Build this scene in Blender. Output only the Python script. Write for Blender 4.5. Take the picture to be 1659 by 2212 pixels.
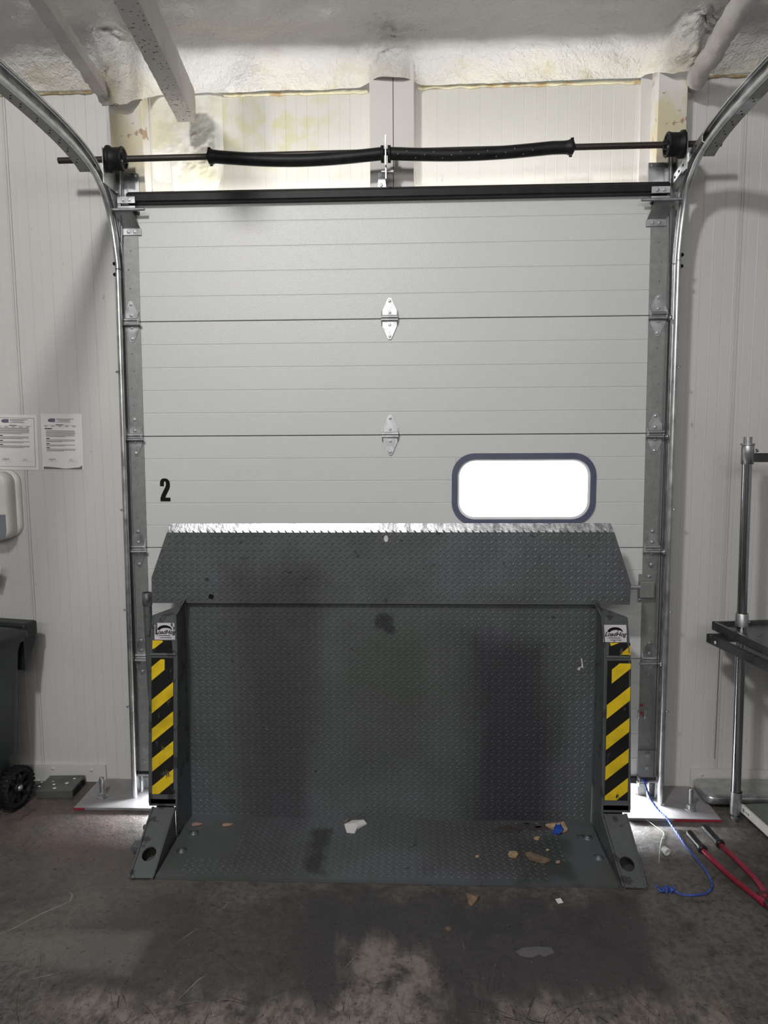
import bpy, bmesh, math, random
from mathutils import Vector, Matrix, noise
from mathutils.geometry import tessellate_polygon
random.seed(7)
C = bpy.context.scene
COL = C.collection
for o in list(bpy.data.objects): bpy.data.objects.remove(o)
PI = math.pi

# ------------------------------------------------------------------ camera
cam = bpy.data.cameras.new('camera'); co = bpy.data.objects.new('camera', cam); COL.objects.link(co)
cam.sensor_fit = 'VERTICAL'; cam.sensor_height = 36.0; cam.lens = 36.0*1550/2212
cam.clip_start = .02
yaw, pitch, roll = .0395, .1089, -.0061
f_ = Vector((-math.sin(yaw)*math.cos(pitch), math.cos(yaw)*math.cos(pitch), -math.sin(pitch)))
r_ = Vector((math.cos(yaw), math.sin(yaw), 0)); u_ = r_.cross(f_)
r2 = r_*math.cos(roll)+u_*math.sin(roll); u2 = -r_*math.sin(roll)+u_*math.cos(roll)
M = Matrix((r2, u2, -f_)).transposed().to_4x4(); M.translation = Vector((.0916, -3.1634, 1.6784))
co.matrix_world = M
C.camera = co
# ------------------------------------------------------------------ view, world
C.view_settings.view_transform = 'Standard'; C.view_settings.look = 'None'
C.view_settings.gamma = 1; C.view_settings.use_curve_mapping = False
C.view_settings.exposure = 0.16
W = bpy.data.worlds.new('World'); C.world = W; W.use_nodes = True
W.node_tree.nodes['Background'].inputs[0].default_value = (.86, .93, 1, 1)
W.node_tree.nodes['Background'].inputs[1].default_value = 5.0
def area(name, loc, tgt, sx, sy, power, color=(1, 1, 1), spread=PI):
    L = bpy.data.lights.new(name, 'AREA'); L.shape = 'RECTANGLE'; L.size = sx; L.size_y = sy
    L.energy = power; L.color = color; L.spread = spread
    o = bpy.data.objects.new(name, L); COL.objects.link(o); o.location = loc
    o.rotation_euler = (Vector(tgt)-Vector(loc)).to_track_quat('-Z', 'Y').to_euler()
    return o
area('ceiling_lamp_near', (-.95, -3.3, 3.62), (0, 0, 1.4), .24, .24, 64, (1, .985, .965))
area('room_fill_light', (0, -5.6, 2.9), (0, 0, 2.5), 3.4, .7, 58, (1, .985, .965))  # added unseen fill behind the camera, evens the walls and lifts the ceiling
area('daylight_over_door', (0, .056, 2.50), (0, .056, 4), 2.0, .016, 9, (1, .985, .96))
area('daylight_under_door', (0, .50, .21), (0, -.25, .0), 2.12, .12, 800, (.93, .97, 1))

# ------------------------------------------------------------------ materials
def nt(name):
    m = bpy.data.materials.new(name); m.use_nodes = True
    return m, m.node_tree.nodes, m.node_tree.links, m.node_tree.nodes['Principled BSDF']
def mat(name, col, rough=.5, metal=0.0, col2=None, scale=8, bump=0.0, bscale=60, lo=.4, hi=.6, spec=.5, detail=6, stretch=(1, 1, 1), rvar=0.0):
    m, N, L, P = nt(name)
    P.inputs['Base Color'].default_value = (*col, 1); P.inputs['Roughness'].default_value = rough
    P.inputs['Metallic'].default_value = metal; P.inputs['Specular IOR Level'].default_value = spec
    tc = N.new('ShaderNodeTexCoord'); mp = N.new('ShaderNodeMapping'); mp.inputs['Scale'].default_value = stretch
    L.new(tc.outputs['Object'], mp.inputs[0])
    no = N.new('ShaderNodeTexNoise'); no.inputs['Scale'].default_value = scale; no.inputs['Detail'].default_value = detail
    L.new(mp.outputs[0], no.inputs['Vector'])
    cr = N.new('ShaderNodeValToRGB'); cr.color_ramp.elements[0].position = lo; cr.color_ramp.elements[1].position = hi
    c2 = col2 or tuple(c*.9 for c in col)
    cr.color_ramp.elements[0].color = (*c2, 1); cr.color_ramp.elements[1].color = (*col, 1)
    L.new(no.outputs['Fac'], cr.inputs[0]); L.new(cr.outputs[0], P.inputs['Base Color'])
    if rvar:
        mr = N.new('ShaderNodeMapRange'); mr.inputs[3].default_value = rough-rvar; mr.inputs[4].default_value = rough+rvar
        mr.inputs[1].default_value = .3; mr.inputs[2].default_value = .7
        L.new(no.outputs['Fac'], mr.inputs[0]); L.new(mr.outputs[0], P.inputs['Roughness'])
    if bump:
        n2 = N.new('ShaderNodeTexNoise'); n2.inputs['Scale'].default_value = bscale; n2.inputs['Detail'].default_value = 4
        L.new(tc.outputs['Object'], n2.inputs['Vector'])
        b = N.new('ShaderNodeBump'); b.inputs['Strength'].default_value = bump; b.inputs['Distance'].default_value = .004
        L.new(n2.outputs['Fac'], b.inputs['Height']); L.new(b.outputs[0], P.inputs['Normal'])
    return m
class NB:   # tiny node helper for masks in object space
    def __init__(s, m): s.N = m.node_tree.nodes; s.L = m.node_tree.links; s.P = s.N['Principled BSDF']; s.tc = s.N.new('ShaderNodeTexCoord'); s.co = s.tc.outputs['Object']
    def sep(s, v=None):
        n = s.N.new('ShaderNodeSeparateXYZ'); s.L.new(v or s.co, n.inputs[0]); return n.outputs
    def math(s, op, a, b=0.0, c=None, clamp=False):
        n = s.N.new('ShaderNodeMath'); n.operation = op; n.use_clamp = clamp
        for i, v in enumerate((a, b) if c is None else (a, b, c)):
            if isinstance(v, (int, float)): n.inputs[i].default_value = v
            else: s.L.new(v, n.inputs[i])
        return n.outputs[0]
    def noise(s, scale, detail=5, stretch=None, rough=.5, dist=0.0, vec=None):
        v = vec or s.co
        if stretch:
            mp = s.N.new('ShaderNodeMapping'); s.L.new(v, mp.inputs[0]); mp.inputs['Scale'].default_value = stretch; v = mp.outputs[0]
        n = s.N.new('ShaderNodeTexNoise'); n.inputs['Scale'].default_value = scale; n.inputs['Detail'].default_value = detail
        n.inputs['Roughness'].default_value = rough; n.inputs['Distortion'].default_value = dist; s.L.new(v, n.inputs['Vector']); return n.outputs['Fac']
    def ramp(s, v, lo, hi, a=0.0, b=1.0):
        n = s.N.new('ShaderNodeMapRange'); n.interpolation_type = 'SMOOTHSTEP'
        n.inputs[1].default_value = lo; n.inputs[2].default_value = hi; n.inputs[3].default_value = a; n.inputs[4].default_value = b
        s.L.new(v, n.inputs[0]); return n.outputs[0]
    def mix(s, f, a, b):
        n = s.N.new('ShaderNodeMix'); n.data_type = 'RGBA'
        if isinstance(f, (int, float)): n.inputs[0].default_value = f
        else: s.L.new(f, n.inputs[0])
        for i, v in ((6, a), (7, b)):
            if isinstance(v, tuple): n.inputs[i].default_value = (*v, 1)
            else: s.L.new(v, n.inputs[i])
        return n.outputs[2]
    def box(s, cx, cy, hx, hy, soft, axes=('X', 'Y'), wob=0.0, wv=None):   # soft-edged patch, edges broken by noise
        o = s.sep(); dx = s.math('SUBTRACT', s.math('ABSOLUTE', s.math('SUBTRACT', o[axes[0]], cx)), hx)
        dy = s.math('SUBTRACT', s.math('ABSOLUTE', s.math('SUBTRACT', o[axes[1]], cy)), hy)
        d = s.math('MAXIMUM', dx, dy)
        if wob: d = s.math('ADD', d, s.math('MULTIPLY', s.math('SUBTRACT', wv, .5), wob))
        return s.ramp(d, -soft, soft, 1, 0)
    def cracks(s, scale, width, stretch=None, randomness=1.0, wob=.15):
        v = s.N.new('ShaderNodeTexVoronoi'); v.feature = 'DISTANCE_TO_EDGE'; v.inputs['Scale'].default_value = scale
        mp = s.N.new('ShaderNodeMapping'); s.L.new(s.co, mp.inputs[0]); mp.inputs['Scale'].default_value = stretch or (1, 1, 1)
        nz = s.N.new('ShaderNodeTexNoise'); nz.inputs['Scale'].default_value = scale*2; s.L.new(s.co, nz.inputs['Vector'])
        mx = s.N.new('ShaderNodeMix'); mx.data_type = 'VECTOR'; mx.inputs[0].default_value = wob; s.L.new(mp.outputs[0], mx.inputs[4]); s.L.new(nz.outputs['Color'], mx.inputs[5])
        s.L.new(mx.outputs[1], v.inputs['Vector']); return s.ramp(v.outputs['Distance'], 0, width, 1, 0)
    def color(s, c): s.L.new(c, s.P.inputs['Base Color'])
    def rough(s, c):
        if isinstance(c, (int, float)): s.P.inputs['Roughness'].default_value = c
        else: s.L.new(c, s.P.inputs['Roughness'])
    def bump(s, h, strength=.3, dist=.004):
        b = s.N.new('ShaderNodeBump'); b.inputs['Strength'].default_value = strength; b.inputs['Distance'].default_value = dist
        s.L.new(h, b.inputs['Height']); s.L.new(b.outputs[0], s.P.inputs['Normal'])

def m_wall(name, base=(.60, .59, .575), yellow=0.0):
    m, N, L, P = nt(name); b = NB(m)
    n = b.noise(1.3, 3); c = b.mix(b.ramp(n, .35, .65), tuple(v*.95 for v in base), base)
    if yellow:
        y1 = b.box(-.55, 3.03, .28, .16, .12, ('X', 'Z'), .25, b.noise(9, 6))
        y2 = b.box(-.95, 2.95, .25, .4, .12, ('X', 'Z'), .2, b.noise(7, 6))
        c = b.mix(b.math('MULTIPLY', b.ramp(b.noise(14, 6), .42, .62), y1), c, (.58, .55, .38))
        c = b.mix(b.math('MULTIPLY', b.ramp(b.noise(6, 6), .3, .7), b.math('MULTIPLY', y2, .35)), c, (.62, .58, .44))
    # small scuffs
    sc = b.math('MULTIPLY', b.ramp(b.noise(38, 4, (1, 1, .5)), .70, .75), b.ramp(b.noise(3, 3), .52, .6))
    c = b.mix(b.math('MULTIPLY', sc, .5), c, (.2, .19, .18))
    b.color(c); b.rough(.45); b.bump(b.noise(260, 3), .12, .002); P.inputs['Specular IOR Level'].default_value = .35
    return m
M_wall = m_wall('white_wall_panel'); M_header = m_wall('header_panel', (.64, .625, .585), 1.0)
def m_door():
    m, N, L, P = nt('door_skin'); b = NB(m)
    b.color(b.mix(b.ramp(b.noise(.9, 3), .35, .65), (.565, .575, .57), (.595, .60, .59))); b.rough(.36)
    b.bump(b.noise(290, 2, (1, 1, .8), .4), .38, .003); P.inputs['Specular IOR Level'].default_value = .5; return m
M_door = m_door()
def m_foam():
    m, N, L, P = nt('spray_foam'); b = NB(m); z = b.sep()['Z']
    n = b.noise(3.0, 5); yel = b.math('MULTIPLY', b.ramp(b.math('ADD', z, b.math('MULTIPLY', b.math('SUBTRACT', n, .5), .35)), 3.15, 3.27, 1, 0), .7)
    c = b.mix(yel, (.63, .62, .61), (.66, .63, .54))
    c = b.mix(b.math('MULTIPLY', b.ramp(b.noise(11, 6), .55, .68), b.math('MULTIPLY', yel, .5)), c, (.50, .40, .18))
    b.color(c); b.rough(.6)
    h = b.math('ADD', b.noise(48, 4, (1, 1, 1), .5, .6), b.math('MULTIPLY', b.noise(130, 2), .35)); b.bump(h, .9, .010); return m
M_foam = m_foam()
M_foampatch = mat('foam_patch', (.72, .71, .66), .7, col2=(.62, .59, .45), scale=5, bump=.35, bscale=40, lo=.38, hi=.55)
M_crust = mat('foam_crust', (.62, .57, .40), .7, col2=(.42, .30, .14), scale=16, bump=.5, bscale=50, lo=.36, hi=.5)
M_beam = mat('foamed_purlin', (.60, .575, .565), .65, col2=(.52, .49, .48), scale=6, bump=.6, bscale=70)
M_speck = mat('speckled_purlin', (.62, .59, .58), .6, col2=(.12, .08, .06), scale=80, lo=.33, hi=.36, bump=.25, bscale=50, detail=1)
def m_col():
    m, N, L, P = nt('column_paint'); b = NB(m)
    y = b.math('MULTIPLY', b.ramp(b.noise(9, 6, (1, 1, .6)), .45, .62), b.box(0, 2.9, .2, .28, .1, ('X', 'Z')))
    c = b.mix(y, (.64, .61, .585), (.60, .54, .38))
    ru = b.math('MULTIPLY', b.ramp(b.noise(16, 4), .60, .63), b.box(0, 3.02, .2, .13, .05, ('X', 'Z')))
    c = b.mix(ru, c, (.36, .25, .17)); b.color(c); b.rough(.4); return m
M_column = m_col()
M_galv = mat('galvanised_steel', (.62, .635, .64), .34, .9, col2=(.44, .45, .46), scale=18, lo=.35, hi=.65, rvar=.08)
M_galv_dull = mat('dull_galvanised_stile', (.30, .305, .30), .5, .55, col2=(.25, .255, .255), scale=40, lo=.35, hi=.65)
M_bright = mat('bright_zinc', (.50, .51, .52), .42, .9, col2=(.38, .39, .40), scale=40)
M_black = mat('black_steel', (.006, .006, .007), .5, .0, spec=.25, col2=(.012, .012, .012), scale=20)
M_rubber = mat('black_rubber', (.008, .008, .009), .6, spec=.3)
M_shaft = mat('dark_shaft', (.055, .048, .045), .45, .6)
M_seam = mat('dark_seam', (.03, .03, .03), .8)
def M2(b, v, k): return b.math('MULTIPLY', v, k)
def m_leveler(name, dark_amt=1.0, gloss=.42, thr=.66, moss=False):
    m, N, L, P = nt(name); b = NB(m)
    g = b.mix(b.ramp(b.noise(2.2, 5), .38, .62), (.108, .122, .116), (.132, .140, .152))
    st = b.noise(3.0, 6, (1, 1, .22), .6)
    w1 = b.box(-.50, .35, .17, .75, .10, ('X', 'Z'), .35, st); w2 = b.box(.50, .30, .17, .52, .09, ('X', 'Z'), .35, st); w3 = b.box(.02, .55, .2, .34, .1, ('X', 'Z'), .4, st)  # three upright dark bands, edges broken by stretched noise
    g = b.mix(b.math('MULTIPLY', w1, .8*dark_amt), g, (.072, .066, .074))
    g = b.mix(b.math('MULTIPLY', w2, .9*dark_amt), g, (.048, .048, .058))
    g = b.mix(b.math('MULTIPLY', w3, .5*dark_amt), g, (.075, .082, .076))
    sp = b.ramp(b.noise(16, 6, None, .6), thr, thr+.04); g = b.mix(b.math('MULTIPLY', sp, .8), g, (.045, .045, .045))
    if dark_amt > .9: g = b.mix(M2(b, b.box(-.03, .885, .045, .028, .012, ('X', 'Z'), .10, b.noise(22, 5)), .75), g, (.028, .028, .034))
    if moss:
        g = b.mix(M2(b, b.box(.60, -.08, .10, .14, .04, ('X', 'Y'), .25, b.noise(9, 6)), .7), g, (.045, .058, .045))
        g = b.mix(M2(b, b.box(-.29, -.05, .035, .15, .02, ('X', 'Y'), .10, b.noise(16, 6)), .75), g, (.035, .035, .036))
        for cx_ in (-.52, .25, .48): g = b.mix(M2(b, b.box(cx_, 0, .13, .2, .06, ('X', 'Y'), .2, b.noise(6, 5)), .45), g, (.085, .078, .088))
    sc = b.ramp(b.noise(70, 3, (1, 1, .15)), .70, .74); g = b.mix(b.math('MULTIPLY', sc, .25), g, (.20, .20, .20))
    b.color(g); b.rough(b.ramp(b.noise(5, 5), .3, .7, gloss-.07, gloss+.1)); P.inputs['Metallic'].default_value = .35
    b.bump(b.noise(90, 3), .12, .002); return m
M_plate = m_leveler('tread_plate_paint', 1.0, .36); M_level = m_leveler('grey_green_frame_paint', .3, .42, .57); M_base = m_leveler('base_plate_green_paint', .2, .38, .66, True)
M_bevel = mat('scratched_bare_steel', (.62, .63, .65), .3, .9, col2=(.26, .26, .27), scale=30, lo=.38, hi=.6, stretch=(1, 1, .5), bump=.25, bscale=80)
def m_worn(name, a, bcol, thr=.62):
    m, N, L, P = nt(name); b = NB(m)
    w = b.ramp(b.noise(32, 6, (1, 1, .35), .65), thr, thr+.03)
    c = b.mix(b.ramp(b.noise(12, 4), .4, .7), a, tuple(v*.72 for v in a)); b.color(b.mix(w, c, bcol)); b.rough(.35); return m
M_yellow = m_worn('worn_yellow_tape', (.80, .56, .02), (.05, .045, .04), .63); M_tape = m_worn('worn_black_tape', (.012, .012, .012), (.07, .065, .06), .6)
M_sticker = m_worn('scratched_white_sticker', (.62, .60, .62), (.09, .09, .09), .60)
M_ink = mat('black_ink', (.006, .006, .007), .6, spec=.15)
M_greyink = mat('grey_ink', (.16, .15, .155), .7)
M_purpleink = mat('purple_grey_ink', (.14, .12, .17), .7)
M_paper = mat('white_paper', (.78, .76, .755), .5, scale=5)
def m_floor():
    m, N, L, P = nt('worn_concrete'); b = NB(m); M_ = b.math
    n1 = b.noise(2.3, 8, None, .65); n2 = b.noise(11, 9, None, .7); n3 = b.noise(1.1, 4); n4 = b.noise(40, 6, None, .7)
    c = b.mix(b.ramp(n1, .36, .64), (.068, .061, .058), (.140, .127, .116))
    c = b.mix(b.ramp(n2, .42, .68, 0, .7), c, (.150, .135, .122))
    c = b.mix(b.ramp(n2, .30, .46, .75, 0), c, (.040, .036, .034))
    c = b.mix(b.ramp(n4, .38, .60, .5, 0), c, (.03, .027, .026))
    bp = b.box(-1.35, -.62, .55, .36, .25, wob=.8, wv=n3); c = b.mix(M_('MULTIPLY', bp, .35), c, (.150, .138, .125))
    st = b.noise(3.2, 7, (1.3, .45, 1), .62)
    dk = b.box(.30, -.98, .58, .26, .06, wob=.45, wv=st); c = b.mix(M_('MULTIPLY', dk, .8), c, (.044, .042, .046))
    dk1 = b.box(.10, -1.30, .11, .22, .05, wob=.3, wv=st); c = b.mix(M_('MULTIPLY', dk1, .65), c, (.046, .043, .046))
    dk2 = b.box(-.62, -1.1, .40, .34, .12, wob=.7, wv=n1); c = b.mix(M_('MULTIPLY', dk2, .6), c, (.052, .048, .050))
    vs = b.noise(4.5, 8, (1.5, .3, 1), .65)
    for cx, cy, hx, hy, k in ((-.50, -1.52, .50, .30, .8), (.02, -1.35, .12, .36, .85), (.68, -1.48, .34, .30, .75), (.2, -1.68, .6, .24, .7)):
        tan = M_('MULTIPLY', b.box(cx, cy, hx, hy, .07, wob=.55, wv=vs), b.ramp(n2, .34, .58)); c = b.mix(M_('MULTIPLY', tan, k), c, (.26, .22, .195))
    red = M_('MULTIPLY', b.box(-1.5, -.25, .32, .2, .15, wob=.6, wv=n3), b.ramp(n2, .4, .6)); c = b.mix(M_('MULTIPLY', red, .5), c, (.15, .085, .075))
    mound = b.box(-1.08, -1.02, .27, .085, .03, wob=.22, wv=n1); c = b.mix(M_('MULTIPLY', mound, .55), c, (.185, .172, .158))
    low = b.box(.1, -1.75, 1.6, .65, .25)
    def scratch(ang, sc, wd, msk):
        mp = N.new('ShaderNodeMapping'); L.new(b.co, mp.inputs[0]); mp.inputs['Rotation'].default_value = (0, 0, math.radians(ang))
        nn = b.noise(sc, 2, (7, .55, 1), .3, .0, mp.outputs[0]); l = b.ramp(M_('ABSOLUTE', M_('SUBTRACT', nn, .5)), 0, wd, 1, 0)
        return M_('MULTIPLY', l, b.ramp(b.noise(msk, 4, (1, 1, 1), .6, .0, mp.outputs[0]), .53, .57))
    kk = scratch(35, 2.6, .0045, 5.0)
    for an_, sc_, wd_, mk_ in ((-50, 2.1, .0045, 4.2), (12, 3.4, .004, 6.3), (-22, 3.0, .0045, 5.1), (70, 2.4, .004, 5.6), (-75, 3.2, .004, 4.7)): kk = M_('MAXIMUM', kk, scratch(an_, sc_, wd_, mk_))
    kk = M_('MULTIPLY', kk, low)
    blot = M_('MULTIPLY', b.ramp(b.noise(24, 10, (1.5, .7, 1), .85), .47, .57), low); c = b.mix(M_('MULTIPLY', blot, .65), c, (.050, .043, .040))
    c = b.mix(M_('MULTIPLY', kk, .85), c, (.020, .018, .017))
    k3 = M_('MULTIPLY', b.cracks(2.6, .005, (1, 1.3, 1), wob=.06), b.ramp(b.noise(2.1, 3), .52, .6)); c = b.mix(M_('MULTIPLY', k3, .7), c, (.02, .018, .018))
    pit = b.ramp(b.noise(55, 4), .64, .68); c = b.mix(M_('MULTIPLY', pit, .6), c, (.025, .022, .022))
    wh = M_('MULTIPLY', b.ramp(b.noise(95, 3), .70, .73), .55); c = b.mix(wh, c, (.34, .31, .28))
    b.color(c); b.rough(b.ramp(n2, .3, .7, .36, .60))
    h = M_('SUBTRACT', M_('ADD', n1, M_('MULTIPLY', n2, .5)), M_('ADD', M_('MULTIPLY', kk, .3), M_('MULTIPLY', pit, .15))); b.bump(h, .6, .014); return m
M_floor = m_floor()
M_scratch = mat('pale_scratch', (.24, .22, .20), .7)
M_binbody = mat('dark_green_plastic', (.022, .032, .030), .5, bump=.15, bscale=200, col2=(.018, .026, .025))
M_binlid = mat('black_green_plastic', (.014, .019, .019), .45)
M_chrome = mat('chrome_tube', (.50, .52, .55), .17, 1.0, col2=(.42, .44, .47), scale=6)
M_shelf = mat('shelf_steel', (.20, .205, .215), .32, .85, col2=(.13, .135, .145), scale=10, rvar=.1)
M_shelfgreen = mat('grey_green_shelf_top', (.14, .155, .145), .5)
M_whiteplastic = mat('white_plastic', (.72, .70, .66), .35)
M_greyglass = mat('smoky_blue_plastic', (.22, .24, .27), .2, col2=(.17, .19, .22), scale=3)
M_red = mat('red_enamel', (.29, .020, .05), .25, col2=(.20, .015, .03), scale=20)
M_redworn = mat('rusty_red_jaw', (.20, .03, .035), .45, .3, col2=(.05, .035, .03), scale=45, lo=.42, hi=.55)
M_grip = mat('black_grip', (.018, .016, .018), .4)
M_rope = mat('blue_rope', (.055, .11, .40), .7, col2=(.025, .04, .20), scale=60, lo=.35, hi=.6)
M_card = mat('brown_card', (.20, .14, .095), .8, col2=(.13, .085, .06), scale=30)
M_wood = mat('pale_wood_chip', (.48, .35, .20), .7, col2=(.33, .22, .12), scale=80)
M_bark = mat('dark_bark', (.055, .045, .045), .8)
M_blue = mat('blue_scrap', (.012, .06, .34), .5)
M_pink = mat('pink_brown_chip', (.42, .24, .19), .7)
M_white = mat('clean_white', (.80, .80, .78), .4)
M_tapeclear = mat('translucent_tape', (.13, .125, .135), .25)
M_boxsteel = mat('dusty_steel_box', (.15, .16, .155), .45, .5, col2=(.10, .108, .105), scale=14)
M_frame = mat('window_frame_plastic', (.085, .095, .15), .4)
M_redpaint = mat('red_paint', (.30, .015, .04), .5)
M_plateconc = mat('base_plate_paint', (.30, .29, .295), .45, .1, col2=(.22, .21, .215), scale=7)
M_drip = mat('rusty_drip', (.24, .18, .17), .7)
M_thread = mat('pale_green_thread', (.40, .62, .45), .5)
def m_glass():
    m, N, L, P = nt('acrylic_pane'); m.node_tree.nodes.remove(P)
    out = N['Material Output']; t = N.new('ShaderNodeBsdfTransparent'); g = N.new('ShaderNodeBsdfGlossy'); g.inputs['Roughness'].default_value = .05
    mx = N.new('ShaderNodeMixShader'); mx.inputs[0].default_value = .06; L.new(t.outputs[0], mx.inputs[1]); L.new(g.outputs[0], mx.inputs[2]); L.new(mx.outputs[0], out.inputs[0]); return m
M_glass = m_glass()

# ------------------------------------------------------------------ mesh helpers (author in world coordinates; parent offset removed)
class MB:
    def __init__(s): s.v = []; s.f = []; s.sm = []; s.mi = []
    def add(s, vs, fs, smooth=False, mi=0):
        o = len(s.v); s.v += [tuple(p) for p in vs]
        for f in fs: s.f.append(tuple(i+o for i in f)); s.sm.append(smooth); s.mi.append(mi)
        return s
    def box(s, x0, x1, y0, y1, z0, z1, mi=0, mat_=None):
        vs = [(x, y, z) for x in (x0, x1) for y in (y0, y1) for z in (z0, z1)]
        if mat_: vs = [mat_ @ Vector(p) for p in vs]
        return s.add(vs, [(0, 1, 3, 2), (4, 6, 7, 5), (0, 4, 5, 1), (2, 3, 7, 6), (0, 2, 6, 4), (1, 5, 7, 3)], False, mi)
    def bbox(s, x0, x1, y0, y1, z0, z1, b=.004, mi=0, mat_=None):   # bevelled box
        bm = bmesh.new(); bmesh.ops.create_cube(bm, size=1)
        for v in bm.verts: v.co = Vector(((x0+x1)/2+v.co.x*(x1-x0), (y0+y1)/2+v.co.y*(y1-y0), (z0+z1)/2+v.co.z*(z1-z0)))
        bmesh.ops.bevel(bm, geom=bm.edges[:], offset=b, segments=2, affect='EDGES', profile=.5)
        bm.verts.index_update(); vs = [v.co.copy() for v in bm.verts]
        if mat_: vs = [mat_ @ p for p in vs]
        s.add(vs, [[v.index for v in f.verts] for f in bm.faces], False, mi); bm.free(); return s
    def prism(s, pts, d, mi=0, smooth=False):     # pts: 3D polygon, d: extrusion vector
        n = len(pts); P = [Vector(p) for p in pts]; d = Vector(d)
        tri = tessellate_polygon([P]); vs = P+[p+d for p in P]
        fs = [tuple(t) for t in tri]+[tuple(i+n for i in reversed(t)) for t in tri]+[(i, (i+1) % n, (i+1) % n+n, i+n) for i in range(n)]
        return s.add(vs, fs, smooth, mi)
    def tube(s, pts, r, n=12, caps=True, mi=0, smooth=True, rot=0.0):
        P = [Vector(p) for p in pts]; R_ = r if isinstance(r, (list, tuple)) else [r]*len(P)
        rings = []; t0 = (P[1]-P[0]).normalized(); up = Vector((0, 0, 1)) if abs(t0.z) < .9 else Vector((0, 1, 0))
        a = t0.cross(up).normalized()
        for i, p in enumerate(P):
            t = ((P[min(i+1, len(P)-1)]-P[max(i-1, 0)])).normalized()
            a = (a-t*a.dot(t)).normalized(); b = t.cross(a)
            rings.append([p+(a*math.cos(2*PI*k/n+rot)+b*math.sin(2*PI*k/n+rot))*R_[i] for k in range(n)])
        vs = [q for r_ in rings for q in r_]; fs = []
        for i in range(len(P)-1):
            for k in range(n): fs.append((i*n+k, i*n+(k+1) % n, (i+1)*n+(k+1) % n, (i+1)*n+k))
        s.add(vs, fs, smooth, mi)
        if caps: s.add(rings[0], [tuple(range(n))], False, mi); s.add(rings[-1], [tuple(range(n))], False, mi)
        return s
    def lathe(s, prof, c, axis, n=24, mi=0, smooth=True):   # prof: (along, radius)
        ax = Vector(axis).normalized(); c = Vector(c)
        pts = [c+ax*t for t, r in prof]; up = Vector((0, 0, 1)) if abs(ax.z) < .9 else Vector((0, 1, 0))
        a = ax.cross(up).normalized(); b = ax.cross(a); vs = []
        for (t, r), p in zip(prof, pts): vs += [p+(a*math.cos(2*PI*k/n)+b*math.sin(2*PI*k/n))*max(r, 1e-5) for k in range(n)]
        fs = [(i*n+k, i*n+(k+1) % n, (i+1)*n+(k+1) % n, (i+1)*n+k) for i in range(len(prof)-1) for k in range(n)]
        return s.add(vs, fs, smooth, mi)
    def bolt(s, p, axis=(0, -1, 0), r=.008, h=.005, mi=0):
        ax = Vector(axis).normalized(); p = Vector(p)
        s.lathe([(0, r*1.35), (.0015, r*1.35), (.0015, r*.2)], p, ax, 14, mi, False)
        s.lathe([(0, r), (h, r), (h*1.15, r*.7), (h*1.2, 0)], p, ax, 6, mi, False); return s
    def warp(s, fn): s.v = [fn(*p) for p in s.v]; return s
    def xf(s, m): s.v = [tuple(m @ Vector(p)) for p in s.v]; return s
    def build(s, name, m, parent=None, local=False):
        off = Vector((0, 0, 0))
        if parent is not None and not local: off = wloc(parent)
        me = bpy.data.meshes.new(name); me.from_pydata([tuple(Vector(p)-off) for p in s.v], [], s.f)
        for k in (m if isinstance(m, (list, tuple)) else [m]): me.materials.append(k)
        me.polygons.foreach_set('use_smooth', s.sm); me.polygons.foreach_set('material_index', s.mi)
        bm = bmesh.new(); bm.from_mesh(me); bmesh.ops.recalc_face_normals(bm, faces=bm.faces[:]); bm.to_mesh(me); bm.free()
        o = bpy.data.objects.new(name, me); COL.objects.link(o)
        if parent is not None: o.parent = parent
        return o
def wloc(o):
    v = Vector((0, 0, 0))
    while o is not None: v += o.location; o = o.parent
    return v
def tag(o, label, cat, group=None):
    o['label'] = label; o['category'] = cat
    if group: o['group'] = group
    return o
def thing(name, loc, label, cat, group=None, rz=0):
    o = bpy.data.objects.new(name, None); COL.objects.link(o); o.location = loc; o.rotation_euler.z = rz
    o.empty_display_size = .05
    return tag(o, label, cat, group)
def struct(o): o['kind'] = 'structure'; return o
def copy_tree(o, parent=None):
    c = o.copy(); COL.objects.link(c)
    if parent is not None: c.parent = parent
    for ch in [x for x in bpy.data.objects if x.parent == o]: copy_tree(ch, c)
    return c
def smooth_path(P, k=6):
    P = [Vector(p) for p in P]; out = []
    for i in range(len(P)-1):
        p0, p1, p2, p3 = P[max(i-1, 0)], P[i], P[i+1], P[min(i+2, len(P)-1)]
        for j in range(k):
            t = j/k; out.append(.5*((2*p1)+(p2-p0)*t+(2*p0-5*p1+4*p2-p3)*t*t+(3*p1-p0-3*p2+p3)*t**3))
    return out+[P[-1]]
def clip(poly, x0, x1, z0, z1):
    def cut(P, ins, isect):
        o = []
        for i in range(len(P)):
            a, b = P[i-1], P[i]
            if ins(b):
                if not ins(a): o.append(isect(a, b))
                o.append(b)
            elif ins(a): o.append(isect(a, b))
        return o
    def lx(X): return lambda a, b: (X, a[1]+(b[1]-a[1])*(X-a[0])/(b[0]-a[0]))
    def lz(Z): return lambda a, b: (a[0]+(b[0]-a[0])*(Z-a[1])/(b[1]-a[1]), Z)
    for ins, f in ((lambda p: p[0] >= x0, lx(x0)), (lambda p: p[0] <= x1, lx(x1)), (lambda p: p[1] >= z0, lz(z0)), (lambda p: p[1] <= z1, lz(z1))):
        if poly: poly = cut(poly, ins, f)
    return poly
def doorwarp(x, y, z):      # the frame is racked a little out of square
    k = (1.2-z)/1.2; return (x-.016*k, y, z) if x < 0 else (x+.011*k, y, z)

# ================================================================== THE ROOM
# floor
mb = MB(); nx, ny = 60, 60
mb.box(-4, 4, -7, .9, -.12, 0); floor = struct(mb.build('floor', M_floor))
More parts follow.
